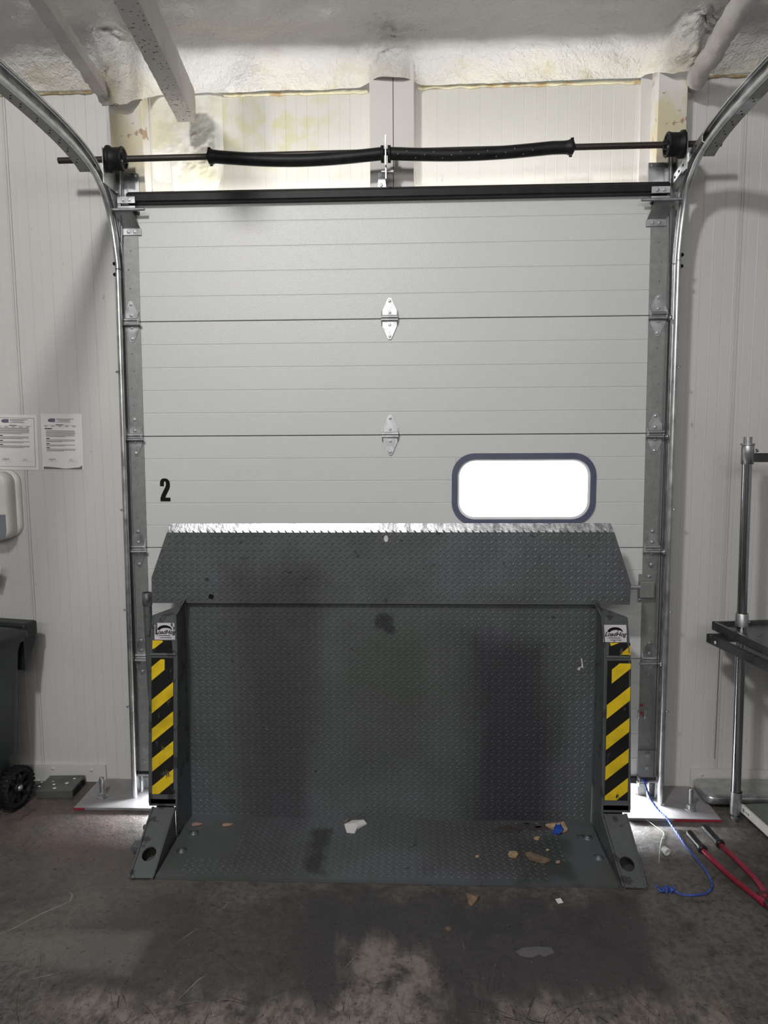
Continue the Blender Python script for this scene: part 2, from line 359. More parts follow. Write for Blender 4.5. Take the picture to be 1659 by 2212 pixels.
# ribbed insulated panel walls
def ribbed(x0, x1, z0, z1, y, th, pitch=.0475, phase=0.0, joints=(), y_back=None, dep=1.0):
    prof = [(x0, 0)]; x = math.ceil((x0-phase)/pitch)*pitch+phase; k = round((x-phase)/pitch)
    while x < x1-.004:
        if x > x0+.004:
            if k % 2: prof += [(x-.0022, 0), (x, .0024*dep), (x+.0022, 0)]
            else: prof += [(x-.0022, 0), (x, -.0014*dep), (x+.0022, 0)]
        x += pitch; k += 1
    for j in joints:
        prof = [p for p in prof if not (j-.012 < p[0] < j+.012)]+[(j-.009, 0), (j-.007, .005), (j-.004, .005), (j-.003, -.001), (j+.003, -.001), (j+.004, .005), (j+.007, .005), (j+.009, 0)]
    prof += [(x1, 0)]; prof.sort(key=lambda p: p[0]); n = len(prof)
    m = MB(); yb = y+th
    vs = [(px, y+py, z0) for px, py in prof]+[(px, y+py, z1) for px, py in prof]+[(x0, yb, z0), (x1, yb, z0), (x0, yb, z1), (x1, yb, z1)]
    fs = [(i, i+1, n+i+1, n+i) for i in range(n-1)]+[(2*n, 2*n+1, 2*n+3, 2*n+2), (0, n, 2*n+2, 2*n), (n-1, 2*n-1, 2*n+3, 2*n+1)]
    fs += [tuple(list(range(n-1, -1, -1))+[2*n, 2*n+1]), tuple(list(range(n, 2*n))+[2*n+3, 2*n+2])]
    return m.add(vs, fs)
struct(ribbed(-4, -1.06, 0, 3.5, .125, .1, phase=-1.30, joints=(-1.712, -2.7)).build('wall_left', M_wall))
struct(ribbed(1.075, 4, 0, 3.5, .125, .1, phase=1.31, joints=(1.52, 2.5)).build('wall_right', M_wall))
struct(ribbed(-1.06, 1.075, 1.90, 3.5, .150, .075, pitch=.0475, phase=-.7, joints=(), dep=.4).build('wall_header', M_header))
for nm, a in (('wall_back', (-4, 4, -7.1, -7, 0, 4.4)), ('wall_side_left', (-4.1, -4, -7, .2, 0, 4.4)), ('wall_side_right', (4, 4.1, -7, .2, 0, 4.4))):
    struct(MB().box(*a).build(nm, M_wall))
# trims
m = MB(); m.box(-1.83, -1.40, .112, .1245, .0, .085); m.lathe([(0, .007), (.004, .006), (.005, 0)], (-1.47, .112, .06), (0, -1, 0), 10); m.lathe([(0, .007), (.004, .006), (.005, 0)], (-1.66, .112, .065), (0, -1, 0), 10)
struct(m.build('trim_1', M_wall))
m = MB(); m.box(1.40, 2.3, .112, .1245, .0, .10); m.lathe([(0, .009), (.004, .007), (.005, 0)], (1.45, .112, .075), (0, -1, 0), 10); m.lathe([(0, .007), (.004, .006), (.005, 0)], (1.60, .112, .08), (0, -1, 0), 10)
struct(m.build('trim_2', M_wall))
# brown drip stain strip on right wall joint is part of the joint cover
struct(MB().box(1.5092, 1.5108, .1215, .126, .15, .80).build('trim_3', M_drip))

# foam ceiling: one sheet that climbs the wall, turns the corner and runs out over the room
def fb(x, y, z, s, o=4):
    return noise.fractal(Vector((x*s, y*s, z*s)), .9, 2.0, o)
def edge_z(x):
    e = 3.162+.010*(x+.7)+.008*fb(x, 0, 3, 4)
    if x < -1.2 or x > 1.2: e = 3.178
    g1 = math.exp(-((x+1.135)/.085)**4); g2 = math.exp(-((x-1.20)/.09)**4); g3 = math.exp(-((x-.008)/.10)**4)
    return e-g1*(.10+.03*fb(x, 1, 0, 9))-g2*(.035+.02*fb(x, 1, 0, 9))-g3*.012
XS = []; x = -4.0
while x < 4.0: XS.append(x); x += .014 if -1.95 < x < 1.9 else .06
XS.append(4.0)
S = []; vs = []
for i, x in enumerate(XS):
    ez = edge_z(x)
    yw = .150 if -1.06 < x < 1.075 else .125
    gg = max(math.exp(-((x+1.135)/.085)**4), math.exp(-((x-1.18)/.08)**4), math.exp(-((x-.008)/.105)**4)); yw = yw*(1-gg)+.036*gg
    bulge = .022+.012*fb(x, 5, 0, 3)
    if -1.27 < x < -1.03: bulge += .045*math.sin((x+1.27)/.24*PI)
    if 1.12 < x < 1.36: bulge += .04*math.sin((x-1.12)/.24*PI)
    col_ = []
    ztop = 3.303
    yc = yw-.012-bulge*.8; y_end = -.015 if -1.0 < x < 1.15 else yc-.12
    for j in range(14):            # short lip, then a sloping cove
        t = j/13; col_.append((yc+(y_end+.03-yc)*t**1.15, ez+(3.275-ez)*t))
    for j in range(1, 13):         # soft corner into the ceiling
        a = j/12; col_.append((y_end+.03-.09*a, 3.275+.028*math.sin(a*PI/2)))
    y = col_[-1][0]; k = 0
    while y > -1.35: y -= .02; k += 1; col_.append((y, ztop+.13*max(0, -y-.2)))
    while len(col_) < 100: y -= .16; col_.append((y, ztop+.13*(-y-.2)))
    col_ = col_[:100]
    for j, (yy, zz) in enumerate(col_):
        d = .013*fb(x, yy, zz, 4.5)+.003*fb(x, yy, zz, 9, 2)+.0020*fb(x, yy, zz, 38, 2)
        if yy < -1.4: d *= .3
        near = max(math.exp(-((x+1.13)/.10)**2), math.exp(-((x-1.24)/.11)**2), .7*math.exp(-((x+.02)/.10)**2))
        if yy > -.16: d += near*(.026*fb(x, yy, zz, 22)+.014*fb(x*1.5, yy, zz*.5, 55, 2))
        d *= min(1, j/3)
        nrm = (-.7, -.7) if j < 13 else ((0, -1) if j > 26 else (-.7*(1-(j-13)/13), -.7-.3*(j-13)/13))
        vs.append((x, yy+nrm[0]*d, zz+nrm[1]*d))
m = MB(); n = 100
fs = [(i*n+j, i*n+j+1, (i+1)*n+j+1, (i+1)*n+j) for i in range(len(XS)-1) for j in range(n-1)]
m.add(vs, fs, True)
m.box(-4, 4, -9, .3, 4.4, 4.5); struct(m.build('ceiling', M_foam))
# ragged cut edge of the foam along the header
m = MB()
for (xa, xb, zc) in ((-.735, -.10, 3.163), (.12, 1.12, 3.175), (-2.6, -1.31, 3.178), (1.31, 2.6, 3.178)):
    k = int((xb-xa)/.02); P = []
    yw = .150 if xa > -1 and xb < 1.2 else .125
    for i in range(k+1):
        x = xa+(xb-xa)*i/k; P.append((x, yw-.005, zc+.006*fb(x, 2, 0, 18)))
    m.tube(P, [.007+.004*fb(p[0], 9, 0, 25) for p in P], 7)
o = m.build('foam_edge', M_crust); tag(o, 'ragged yellowed crust of foam running along top of wall panels', 'insulation foam')
o['kind'] = 'stuff'
# rough foam patch sprayed round the middle purlin end
nxp, nzp = 90, 130; vs = []
for i in range(nxp+1):
    for j in range(nzp+1):
        u = i/nxp; v = j/nzp; x = -1.075+.335*u; z = 2.735+.45*v
        left = min(1, (1-u)*9); low = max(0, min(1, ((z-2.72-(.10 if u < .30 else .03)*(1+.5*fb(x, 0, 0, 8))-.10*max(0, u-.8)*5+.03)/.13)))
        e = left*low
        blob = math.exp(-(((x+.86)/.11)**2+((z-2.90)/.12)**2))
        d = e*(.014+.010*blob+.003*fb(x, 0, z, 8)+(.0008+.0026*blob)*fb(x, 3, z, 30, 3)+.0006*fb(x, 5, z, 70, 2))
        vs.append((x, .151-max(d, -.004)-(0 if e > .01 else -.006), z))
m = MB(); m.add(vs, [(i*(nzp+1)+j, i*(nzp+1)+j+1, (i+1)*(nzp+1)+j+1, (i+1)*(nzp+1)+j) for i in range(nxp) for j in range(nzp)], True)
o = m.build('foam_patch', M_foampatch); tag(o, 'lumpy white foam patch sprayed on wall around the middle beam end', 'insulation foam')

# purlins
def purlin(name, a, b, w, h, label, mt, rough_=.006, round_=False, tilt=0.0):
    a = Vector(a); b = Vector(b); L = (b-a).length; t = (b-a)/L; side = t.cross(Vector((0, 0, 1))).normalized(); up = side.cross(t)
    up = (up*math.cos(tilt)+side*math.sin(tilt)).normalized(); side = t.cross(up)
    th = thing(name, a, label, 'beam'); m = MB(); m2 = MB()
    prof = []
    if round_:
        for k in range(20): an = 2*PI*k/20; prof.append((math.cos(an)*w/2, h/2+math.sin(an)*h/2))
    else:
        for k in range(8): prof.append((-w/2+w*k/8, 0))
        for k in range(8): prof.append((w/2, h*k/8))
        for k in range(8): prof.append((w/2-w*k/8, h))
        for k in range(8): prof.append((-w/2, h-h*k/8))
    n = len(prof); K = int(L/.02); vs = []
    for i in range(K+1):
        for (p, q) in prof:
            c = a+t*(L*i/K)+side*p+up*q
            d = rough_*fb(c.x, c.y, c.z, 14)+rough_*.5*fb(c.x, c.y, c.z, 45, 2)
            dr = Vector((side*p+up*(q-h/2))).normalized(); vs.append(c+dr*d)
    fs = [(i*n+k, i*n+(k+1) % n, (i+1)*n+(k+1) % n, (i+1)*n+k) for i in range(K) for k in range(n)]
    if mt is M_speck:
        bot = [f for q, f in enumerate(fs) if (q % n) < 8]; rest = [f for q, f in enumerate(fs) if (q % n) >= 8]
        m.add(vs, rest+[tuple(range(n)), tuple(range(K*n, K*n+n))], False); m.build('web', M_beam, th)
        m2.add(vs, bot, False); f = m2.build('bottom_flange', M_speck, th); f['label'] = 'bottom flange dotted with rust specks'
    else:
        m.add(vs, fs+[tuple(range(n)), tuple(range(K*n, K*n+n))], round_); m.build('web', mt, th)
    MB().box(b.x-.015, b.x+.015, b.y+.1, b.y+.14, b.z+h*.7, 3.45).build('hanger', M_beam, th)
    return th
purlin('roof_purlin', (-1.21, .045, 3.085), (-1.095, -1.1, 3.10), .050, .050, 'narrow foam-coated roof beam at the left above the left cable drum', M_beam, .007)
purlin('roof_purlin', (-.852, -.02, 2.985), (-.735, -1.25, 2.985), .075, .125, 'wide roof beam with rust-speckled underside, second from left', M_speck, .003, tilt=.0)
purlin('roof_purlin', (1.268, .06, 3.085), (1.20, -1.1, 3.125), .075, .085, 'rounded foam-coated roof beam above the right cable drum', M_beam, .010, True)

# steel columns with base plates
def column(x0, x1, label, z0=0, z1=3.22, plate=None, bolts=(), seam=None, y0=.038):
    th = thing('steel_column', ((x0+x1)/2, .1, z0), label, 'column')
    m = MB(); m.bbox(x0, x1, y0, .1245 if plate else .1495, z0+.012*(plate is not None), z1, .003); m.build('shaft', M_column, th)
    if seam: MB().box(seam-.0015, seam+.0015, y0-.0006, y0+.001, 2.65, z1).build('seam', M_seam, th)
    if plate:
        m = MB(); m.bbox(*plate, .0, .012, .002); m.build('base_plate', M_plateconc, th)
        m = MB(); ra, rb = (plate[0], plate[0]+.05) if plate[0] < 0 else (1.22, plate[1]); m.box(ra, rb, plate[2]-.003, plate[2]+.001, .001, .010); e = m.build('plate_edge', M_redpaint, th); e['label'] = 'red-painted front edge of plate'
        for bx, by in bolts:
            m = MB(); m.lathe([(0, .026), (.004, .026), (.004, .01)], (bx, by, .012), (0, 0, 1), 20, 0, False)
            m.lathe([(0, .019), (.018, .019), (.021, .015), (.021, .009)], (bx, by, .016), (0, 0, 1), 6, 0, False)
            K = 40; m.lathe([(.02+.07*i/K, .0105-(.0012 if i % 2 else 0)) for i in range(K+1)]+[(.0905, 0)], (bx, by, .016), (0, 0, 1), 14)
            m.build('anchor_bolt', M_bright, th)
    return th
column(-1.205, -1.062, 'white painted steel column behind the left door track with a bolted floor plate', plate=(-1.435, -1.03, -.150, .1235), bolts=((-1.345, -.055),))
column(1.118, 1.240, 'white painted steel column behind the right door track with a bolted floor plate', plate=(1.02, 1.425, -.172, .1235), bolts=((1.325, -.085),))
column(-.086, .102, 'white painted steel post in the middle of the wall above the door', z0=2.62, seam=.014, z1=3.24)

# ================================================================== SECTIONAL DOOR
door = thing('door_1', (0, 0, .09), 'white', 'door'); del door['label']; del door['category']; struct(door)
seams = [.09, .670, 1.172, 1.672, 2.170, 2.690]
IN = 1.105
WX0, WX1, WZ0, WZ1 = .266, .893, 1.275, 1.590
def rrect(x0, x1, z0, z1, r, n=8):
    out = []
    for cx, cz, a0 in ((x1-r, z1-r, 0), (x0+r, z1-r, PI/2), (x0+r, z0+r, PI), (x1-r, z0+r, 1.5*PI)):
        for k in range(n+1): a = a0+PI/2*k/n; out.append((cx+r*math.cos(a), cz+r*math.sin(a)))
    return out
for k in range(5):
    z0, z1 = seams[k]+.0016, seams[k+1]-.0016; m = MB(); nb = 5; e = (z1-z0)/nb; prof = [(0.0015, z0), (0, z0+.002)]
    for q in range(1, nb): zz = z0+e*q; prof += [(0, zz-.003), (.0016, zz-.001), (.0016, zz+.001), (0, zz+.003)]
    prof += [(0, z1-.002), (.0015, z1)]
    xL, xR = -1.19, 1.19
    if k != 2:
        P = [(xL, y, z) for y, z in prof]+[(xL, .045, z1), (xL, .045, z0)]
        m.prism(P, (xR-xL, 0, 0)); m.warp(doorwarp)
        p = m.build('door_section', M_door, door)
    else:
        P = [(xL, y, z) for y, z in prof]+[(xL, .045, z1), (xL, .045, z0)]
        hole_x0, hole_x1 = WX0+.02, WX1-.02; hz0, hz1 = WZ0+.02, WZ1-.02
        m.prism(P, (hole_x0-xL, 0, 0)); m.prism([(hole_x1, b, c) for a, b, c in P], (xR-hole_x1, 0, 0))
        top = [(hole_x0, y, z) for y, z in prof if z > hz1]; top = [(hole_x0, 0, hz1)]+top+[(hole_x0, .045, z1), (hole_x0, .045, hz1)]
        m.prism(top, (hole_x1-hole_x0, 0, 0))
        bot = [(hole_x0, y, z) for y, z in prof if z < hz0]+[(hole_x0, 0, hz0), (hole_x0, .045, hz0), (hole_x0, .045, z0)]
        m.prism(bot, (hole_x1-hole_x0, 0, 0)); m.warp(doorwarp)
        p = m.build('door_section', M_door, door)
        # window: outer black-blue ring, inner pale ring, pane
        def ring(A, B, y0, y1):
            mm = MB(); n = len(A)
            vs = [(x, y0, z) for x, z in A]+[(x, y0, z) for x, z in B]+[(x, y1, z) for x, z in A]+[(x, y1, z) for x, z in B]
            fs = []
            for i in range(n):
                j = (i+1) % n; fs += [(i, j, n+j, n+i), (2*n+i, 2*n+j, 3*n+j, 3*n+i), (i, j, 2*n+j, 2*n+i), (n+i, n+j, 3*n+j, 3*n+i)]
            return mm.add(vs, fs)
        wf = ring(rrect(WX0, WX1, WZ0, WZ1, .098), rrect(WX0+.024, WX1-.024, WZ0+.024, WZ1-.024, .078), -.008, .05).build('window_frame', M_frame, p)
        wf['label'] = 'dark blue-grey rounded window frame'
        ring(rrect(WX0+.024, WX1-.024, WZ0+.024, WZ1-.024, .078), rrect(WX0+.034, WX1-.034, WZ0+.034, WZ1-.034, .068), .002, .045).build('window_bead', M_white, p)
        B_ = rrect(WX0+.024, WX1-.024, WZ0+.024, WZ1-.024, .078); mx, mz = (WX0+WX1)/2, (WZ0+WZ1)/2; hw, hh = (WX1-WX0)/2-.018, (WZ1-WZ0)/2-.018; A_ = []
        for (x, z) in B_:
            cx_ = max(WX0+.102, min(WX1-.102, x)); cz_ = max(WZ0+.102, min(WZ1-.102, z)); dx, dz = x-cx_, z-cz_; q = .084/max(abs(dx), abs(dz), 1e-6)
            A_.append((cx_+dx*q, cz_+dz*q))
        ring(A_, B_, .001, .044).build('window_surround', M_door, p)
        R = rrect(WX0+.03, WX1-.03, WZ0+.03, WZ1-.03, .07)
        MB().prism([(x, .02, z) for x, z in R], (0, .003, 0)).build('window_pane', M_glass, p)
        # painted figure 2
        G = [(.03, .66), (.03, .78), (.07, .89), (.17, .965), (.33, 1.0), (.60, 1.0), (.80, .96), (.92, .88), (.97, .77), (.97, .66), (.90, .55), (.74, .40), (.56, .25), (.50, .165), (.97, .165), (.97, 0), (.02, 0), (.02, .14), (.14, .29), (.34, .47), (.52, .62), (.58, .70), (.59, .80), (.56, .86), (.49, .885), (.42, .86), (.40, .80), (.40, .66)]
        MB().prism([(-1.037+.048*a, -.0012, 1.382+.103*c) for a, c in G], (0, .0018, 0)).build('number_two', M_ink, p)
    if k < 4: MB().box(-1.18, 1.18, .018, .03, z1-.006, z1+.009).build('seam_tongue', M_seam, p)
    # end stiles
    for s in (-1, 1):
        m = MB(); i0, i1 = IN, 1.188; m.box(min(s*i0, s*i1), max(s*i0, s*i1), -.0035, .003, z0+.001, z1-.001)
        for q in range(6):
            zz = z0+.06+(z1-z0-.12)*q/5; m.lathe([(0, .004), (.002, .003), (.0025, 0)], (s*(1.145+.006*((q*7) % 3-1)), -.0035, zz), (0, -1, 0), 8)
        m.warp(doorwarp).build('end_stile', M_galv_dull, door)
MB().box(-1.19, 1.19, .01, .043, .078, .096).warp(doorwarp).build('bottom_seal', M_rubber, door)
m = MB(); m.box(-1.19, 1.19, -.012, .01, .098, .118).warp(doorwarp); m.build('bottom_rail', M_black, door)
# strut at the top
m = MB()
P = [(y, z) for y, z in ((-.004, 2.658), (-.040, 2.658), (-.046, 2.664), (-.046, 2.690), (-.040, 2.697), (-.026, 2.697), (-.026, 2.706), (-.004, 2.708))]
m.prism([(-1.115, y, z) for y, z in P], (2.27, 0, 0)); m.build('top_strut', M_black, door)
# hinges
def hinge_mb(x, z, s=0):
    m = MB(); dy = -.005
    up = [(-.031, .004), (-.031, .032), (-.010, .080), (-.006, .087), (.006, .087), (.010, .080), (.031, .032), (.031, .004)]
    lo = [(a, -b) for a, b in up]
    for pl in (up, lo): m.prism([(x+a, dy-.002, z+b) for a, b in pl], (0, .0025, 0))
    for a in (-.034, .034):
        pr = [(0, -.012), (0, .042), (-.022, .010), (-.024, -.012)] if s else [(0, -.03), (0, .035), (-.012, .006), (-.012, -.006)]
        m.prism([(x+a-.0015, dy+p-.0, z+q) for p, q in pr], (.003, 0, 0))
    m.tube([(x-.036, dy-.012, z+.006), (x+.036, dy-.012, z+.006)], .0075, 12)
    m.tube([(x-.036, dy-.010, z-.006), (x+.036, dy-.010, z-.006)], .0055, 12)
    return m
def hinge(x, z, s):
    h = hinge_mb(x, z, s).build('hinge', M_bright if s == 0 else M_galv, door)
    for q in (.074, .026, -.026, -.074): MB().bolt((x, -.0075, z+q), r=.0062, h=.005).build('bolt', M_bright, h)
    if s:
        m = MB(); m.tube([(x-s*.045, -.026, z-.014), (x+s*.052, -.026, z-.014)], .0055, 10); m.build('roller_pin', M_bright, h)
        m = MB(); m.lathe([(0, .004), (0, .010), (.004, .011), (.008, .011), (.010, .004)], (x+s*.040, -.026, z-.014), (s, 0, 0), 18); m.build('roller', M_galv, h)
for z in seams[1:5]:
    for s in (-1, 1):
        xx = doorwarp(s*1.143, 0, z)[0]; hinge(xx, z, s)
for z in (seams[3], seams[4]): hinge(-.004, z, 0)
# top roller brackets
for s in (-1, 1):
    m = MB(); x0, x1 = s*1.075, s*1.150
    a, b = min(x0, x1), max(x0, x1)
    m.box(a, b, -.056, -.050, 2.652, 2.678); m.box(a, b, -.056, -.02, 2.630, 2.640)
    m.prism([(x0, -.004, 2.560), (x1, -.004, 2.560), (s*1.175, -.058, 2.632), (s*1.095, -.058, 2.632)], (0, .004, 0))
    m.box(a-.004, b+.004, -.010, -.003, 2.534, 2.560); br = m.build('top_bracket', M_galv, door)
    for bx in (1.098, 1.125):
        MB().bolt((s*bx, -.056, 2.665), r=.0065).build('bolt', M_bright, br); MB().bolt((s*bx, -.010, 2.547), r=.0065).build('bolt', M_bright, br)
    MB().tube([(s*1.035, -.055, 2.626), (s*1.20, -.055, 2.626)], .0065, 10).build('roller_pin', M_bright, br)
# bottom brackets, latch box, handle on the right stile
for s in (-1, 1):
    m = MB(); xx = doorwarp(s*1.145, 0, .2)[0]; m.box(xx-.042, xx+.042, -.010, -.003, .105, .245); m.box(xx-.044, xx-.040, -.045, -.003, .09, .13); m.box(xx+.040, xx+.044, -.045, -.003, .09, .13)
    m.tube([(xx-.05, -.03, .108), (xx+.07, -.03, .108)], .006, 8)
    br = m.build('bottom_bracket', M_galv_dull, door)
    for zz in (.225, .165): MB().bolt((xx, -.010, zz)).build('bolt', M_bright, br)
m = MB(); m.bbox(1.088, 1.150, -.040, -.003, .955, 1.028, .004); m.box(1.09, 1.15, -.008, -.003, .93, 1.055)
lb = m.build('latch_housing', M_galv_dull, door)
MB().tube([(.98, -.03, 1.003), (1.088, -.03, 1.003)], .009, 12).build('slide_bolt', M_galv, lb)
for p in ((1.135, -.008, 1.045), (1.098, -.008, .942)): MB().bolt(p).build('bolt', M_bright, lb)
m = MB()
for a in (-.014, .014): m.tube([(1.121+a, -.006, .432), (1.121+a, -.016, .425), (1.121+a, -.018, .402), (1.121+a, -.006, .395)], .0028, 8)
m.box(1.121-.016, 1.121+.016, -.008, -.003, .393, .403); lh = m.build('lift_handle', M_bright, door)
for zz in (.455, .418): MB().lathe([(0, .0075), (.003, .007), (.004, 0)], (1.121, -.006, zz), (0, -1, 0), 12).build('red_rivet', M_redpaint, lh)

# ================================================================== DOOR TRACKS
def sweep(path, prof, s, x0fn, mi=0, m=None, smooth=True):
    m = m or MB(); P = path; n = len(prof); vs = []
    for i, p in enumerate(P):
        t = (P[min(i+1, len(P)-1)]-P[max(i-1, 0)]); t.x = 0; t.normalize(); f = Vector((0, -t.z, t.y)); x = x0fn(p)
        for a, b in prof: q = p+f*b; vs.append((x+s*a, q.y, q.z))
    m.add(vs, [(i*n+k, i*n+k+1, (i+1)*n+k+1, (i+1)*n+k) for i in range(len(P)-1) for k in range(n-1)], smooth, mi); return m
for s, side in ((-1, 'left'), (1, 'right')):
    th = thing('door_track', (s*1.2, -.05, .012), 'galvanised roller track curving up the %s side of the door' % side, 'door track')
    xf_ = (lambda p: -(1.196-.033*min(p.z/2.4, 1)) if p.z < 2.4 else -(1.163+.02*min(1, (p.z-2.4)/.25)+.012*max(0, -p.y-.2))) if s < 0 else (lambda p: (1.205-.009*min(p.z/2.4, 1)) if p.z < 2.4 else 1.196+.012*min(1, (p.z-2.4)/.25)+.008*max(0, -p.y-.2))
    # C profile
    C_ = [(-.011, -.004), (-.0115, .003), (-.008, .009), (-.002, .0115), (.005, .0105), (.010, .006), (.0115, -.001), (.0115, -.045), (.010, -.051), (.004, -.055), (-.004, -.055), (-.010, -.050), (-.0105, -.044)]
    Ci = [(a*.82, b*.82-.001 if b > -.03 else b+.002) for a, b in reversed(C_)]
    prof = C_+Ci+[C_[0]]
    vert = [Vector((0, -.05, z)) for z in (.013, .6, 1.2, 1.8, 2.38)]
    zt = 0 if s < 0 else .010
    sweep(vert, prof, s, xf_).build('vertical_track', M_galv, th)
    cur = smooth_path([(0, -.05, 2.384), (0, -.051, 2.46), (0, -.058, 2.55), (0, -.085, 2.635+zt), (0, -.14, 2.695+zt), (0, -.22, 2.738+zt), (0, -.36, 2.768+zt), (0, -.6, 2.785+zt), (0, -1.0, 2.79+zt), (0, -1.6, 2.80+zt), (0, -2.4, 2.82)], 6)
    cur = [Vector(p) for p in cur]
    ht = sweep(cur, prof, s, xf_).build('curved_track', M_galv, th)
    # stiffening angle on the outside of the horizontal run
    Lp = [(.013, -.058), (.013, .004), (.055, .004), (.055, .001), (.016, .001), (.016, -.058)]
    hz = [p for p in cur if p.y < -.20]
    an = sweep(hz, Lp, s, xf_, smooth=False).build('stiffening_angle', M_galv_dull, th)
    Lh = 0
    for i in range(1, len(hz)):
        seg = (hz[i]-hz[i-1]).length; Lh += seg
        if Lh > .055:
            Lh = 0; t = (hz[i]-hz[i-1]).normalized(); f = Vector((0, -t.z, t.y))
            for da, dt in ((.040, 0), (.028, .02)):
                c = hz[i]+f*.0042+t*dt; c.x = xf_(hz[i])+s*da
                MB().lathe([(0, .0035), (.0006, .0035), (.0006, 0)], c, f, 8, 0, False).build('slot', M_ink, an)
    # jamb angle screwed to the column
    m = MB(); xa = s*1.165
    m.box(min(s*1.128, s*1.212), max(s*1.128, s*1.212), .030, .0375, .014, 2.80)
    m.box(min(xa, xa+s*.003), max(xa, xa+s*.003), -.012, .031, .014, 2.84)
    m.warp(lambda x, y, z: (x+(.012 if s < 0 else 0)*(z-1.2)/1.2, y, z))
    m.build('jamb_angle', M_galv_dull, th)
    for zz in (.45, .9, 1.35, 1.95):
        xq = xf_(Vector((0, -.05, zz))); MB().lathe([(0, .006), (.003, .006), (.005, .003), (.010, .0015), (.010, 0)], (xq+s*.0105, -.062, zz), (s, 0, 0), 10).build('track_bolt', M_galv, th)
    # joint bolts
    for zz in (2.36, 2.405):
        m = MB(); m.bolt((xf_(Vector((0, -.05, zz)))+s*.011, -.055, zz), (s, 0, 0), .006, .006)
        m.build('joint_bolt', M_black, th)
    # flag bracket and perforated support angle back to the column
    m = MB(); m.box(min(s*1.085, s*1.150), max(s*1.085, s*1.150), .026, .0375, 2.71, 2.80); m.bolt((s*1.10, .026, 2.79), r=.006)
    m.build('flag_bracket', M_galv, th)
    m = MB(); A = Vector((s*1.168, .025, 2.70)); B = Vector((s*1.20, -.24, 2.795)); d = (B-A)
    m.prism([A+Vector((0, 0, -.018)), B+Vector((0, 0, -.018)), B+Vector((0, 0, .018)), A+Vector((0, 0, .018))], (s*.003, 0, 0))
    m.prism([A+Vector((0, 0, -.018)), B+Vector((0, 0, -.018)), B+Vector((s*.03, 0, -.018)), A+Vector((s*.03, 0, -.018))], (0, 0, .003))
    sa = m.build('support_angle', M_galv, th)
    for k in range(7):
        c = A+d*(k+.7)/8; MB().lathe([(0, .005), (.0006, .005), (.0006, 0)], c+Vector((-s*.0008, 0, 0)), (-s, 0, 0), 10, 0, False).build('slot', M_ink, sa)

# ================================================================== TORSION SPRING ASSEMBLY
ts = thing('torsion_spring_assembly', (0, -.1, 2.75), 'black torsion springs on a steel shaft with a cable drum at each end', 'door spring')
def shz(x): return 2.812+.0045*(x+1.37)
MB().tube([(-1.372, -.1, shz(-1.372)), (1.33, -.1, shz(1.33))], .0125, 14).build('shaft', M_shaft, ts)
for s, xa, xb in ((-1, -.722, -.03), (1, .0, .722)):
    m = MB(); K = 150; n = 18; P = []; Rr = []
    for i in range(K*2+1):
        t = i/(K*2); x = xa+(xb-xa)*t
        sag = -.020*math.sin(PI*t) if s < 0 else -.014*math.sin(PI*min(1, t*1.1))
        z = shz(x)+sag-.006*(1-abs(x)/.75); P.append((x, -.1, z)); Rr.append(.0262 if i % 2 else .0238)
    m.tube(P, Rr, n, True); sp = m.build('spring', M_black, ts)
    if s > 0:
        for k in range(1, 17):
            i = int(k/20*K*2); c = Vector(P[i]); a = -.9+.5*(k % 3)
            m = MB(); nn = Vector((0, -math.cos(a), math.sin(a)*.9)).normalized(); m.lathe([(0, .0028), (.0008, .002), (.001, 0)], c+nn*.0260, nn, 8)
            m.build('paint_dot', M_greyink, sp)
    # winding cone
    xe = xa if s < 0 else xb; ax = -1 if s < 0 else 1; ce = Vector(P[0] if s < 0 else P[-1])
    m = MB(); m.lathe([(-.02, .024), (0, .027), (.005, .030), (.014, .031), (.020, .028), (.024, .019), (.028, .013)], ce, (ax, 0, 0), 24)
    for k in range(4): an = k*PI/2+.5; m.tube([ce+Vector((ax*.014, math.cos(an)*.026, math.sin(an)*.026)), ce+Vector((ax*.014, math.cos(an)*.035, math.sin(an)*.035))], .0065, 8)
    m.build('winding_cone', M_black, ts)
m = MB(); cx = -.013; cz = shz(cx)-.008
for a in (-.014, .014): m.lathe([(-.006, .026), (-.006, .033), (.006, .033), (.006, .026)], (cx+a, -.1, cz), (1, 0, 0), 24)
m.build('spring_collar', M_black, ts)
m = MB(); m.box(cx-.003, cx+.002, -.125, -.075, cz-.05, cz+.066); m.box(cx-.003, cx+.002, -.10, .036, cz-.095, cz-.035); m.box(cx-.038, cx+.002, .020, .0375, cz-.100, cz-.03)
cb = m.build('centre_bracket', M_galv, ts)
MB().bolt((cx-.025, .020, cz-.082), r=.007).build('bolt', M_bright, cb)
MB().tube([(cx-.02, -.06, cz-.055), (cx+.03, -.06, cz-.055)], .009, 10).build('bracket_bolt', M_bright, cb)
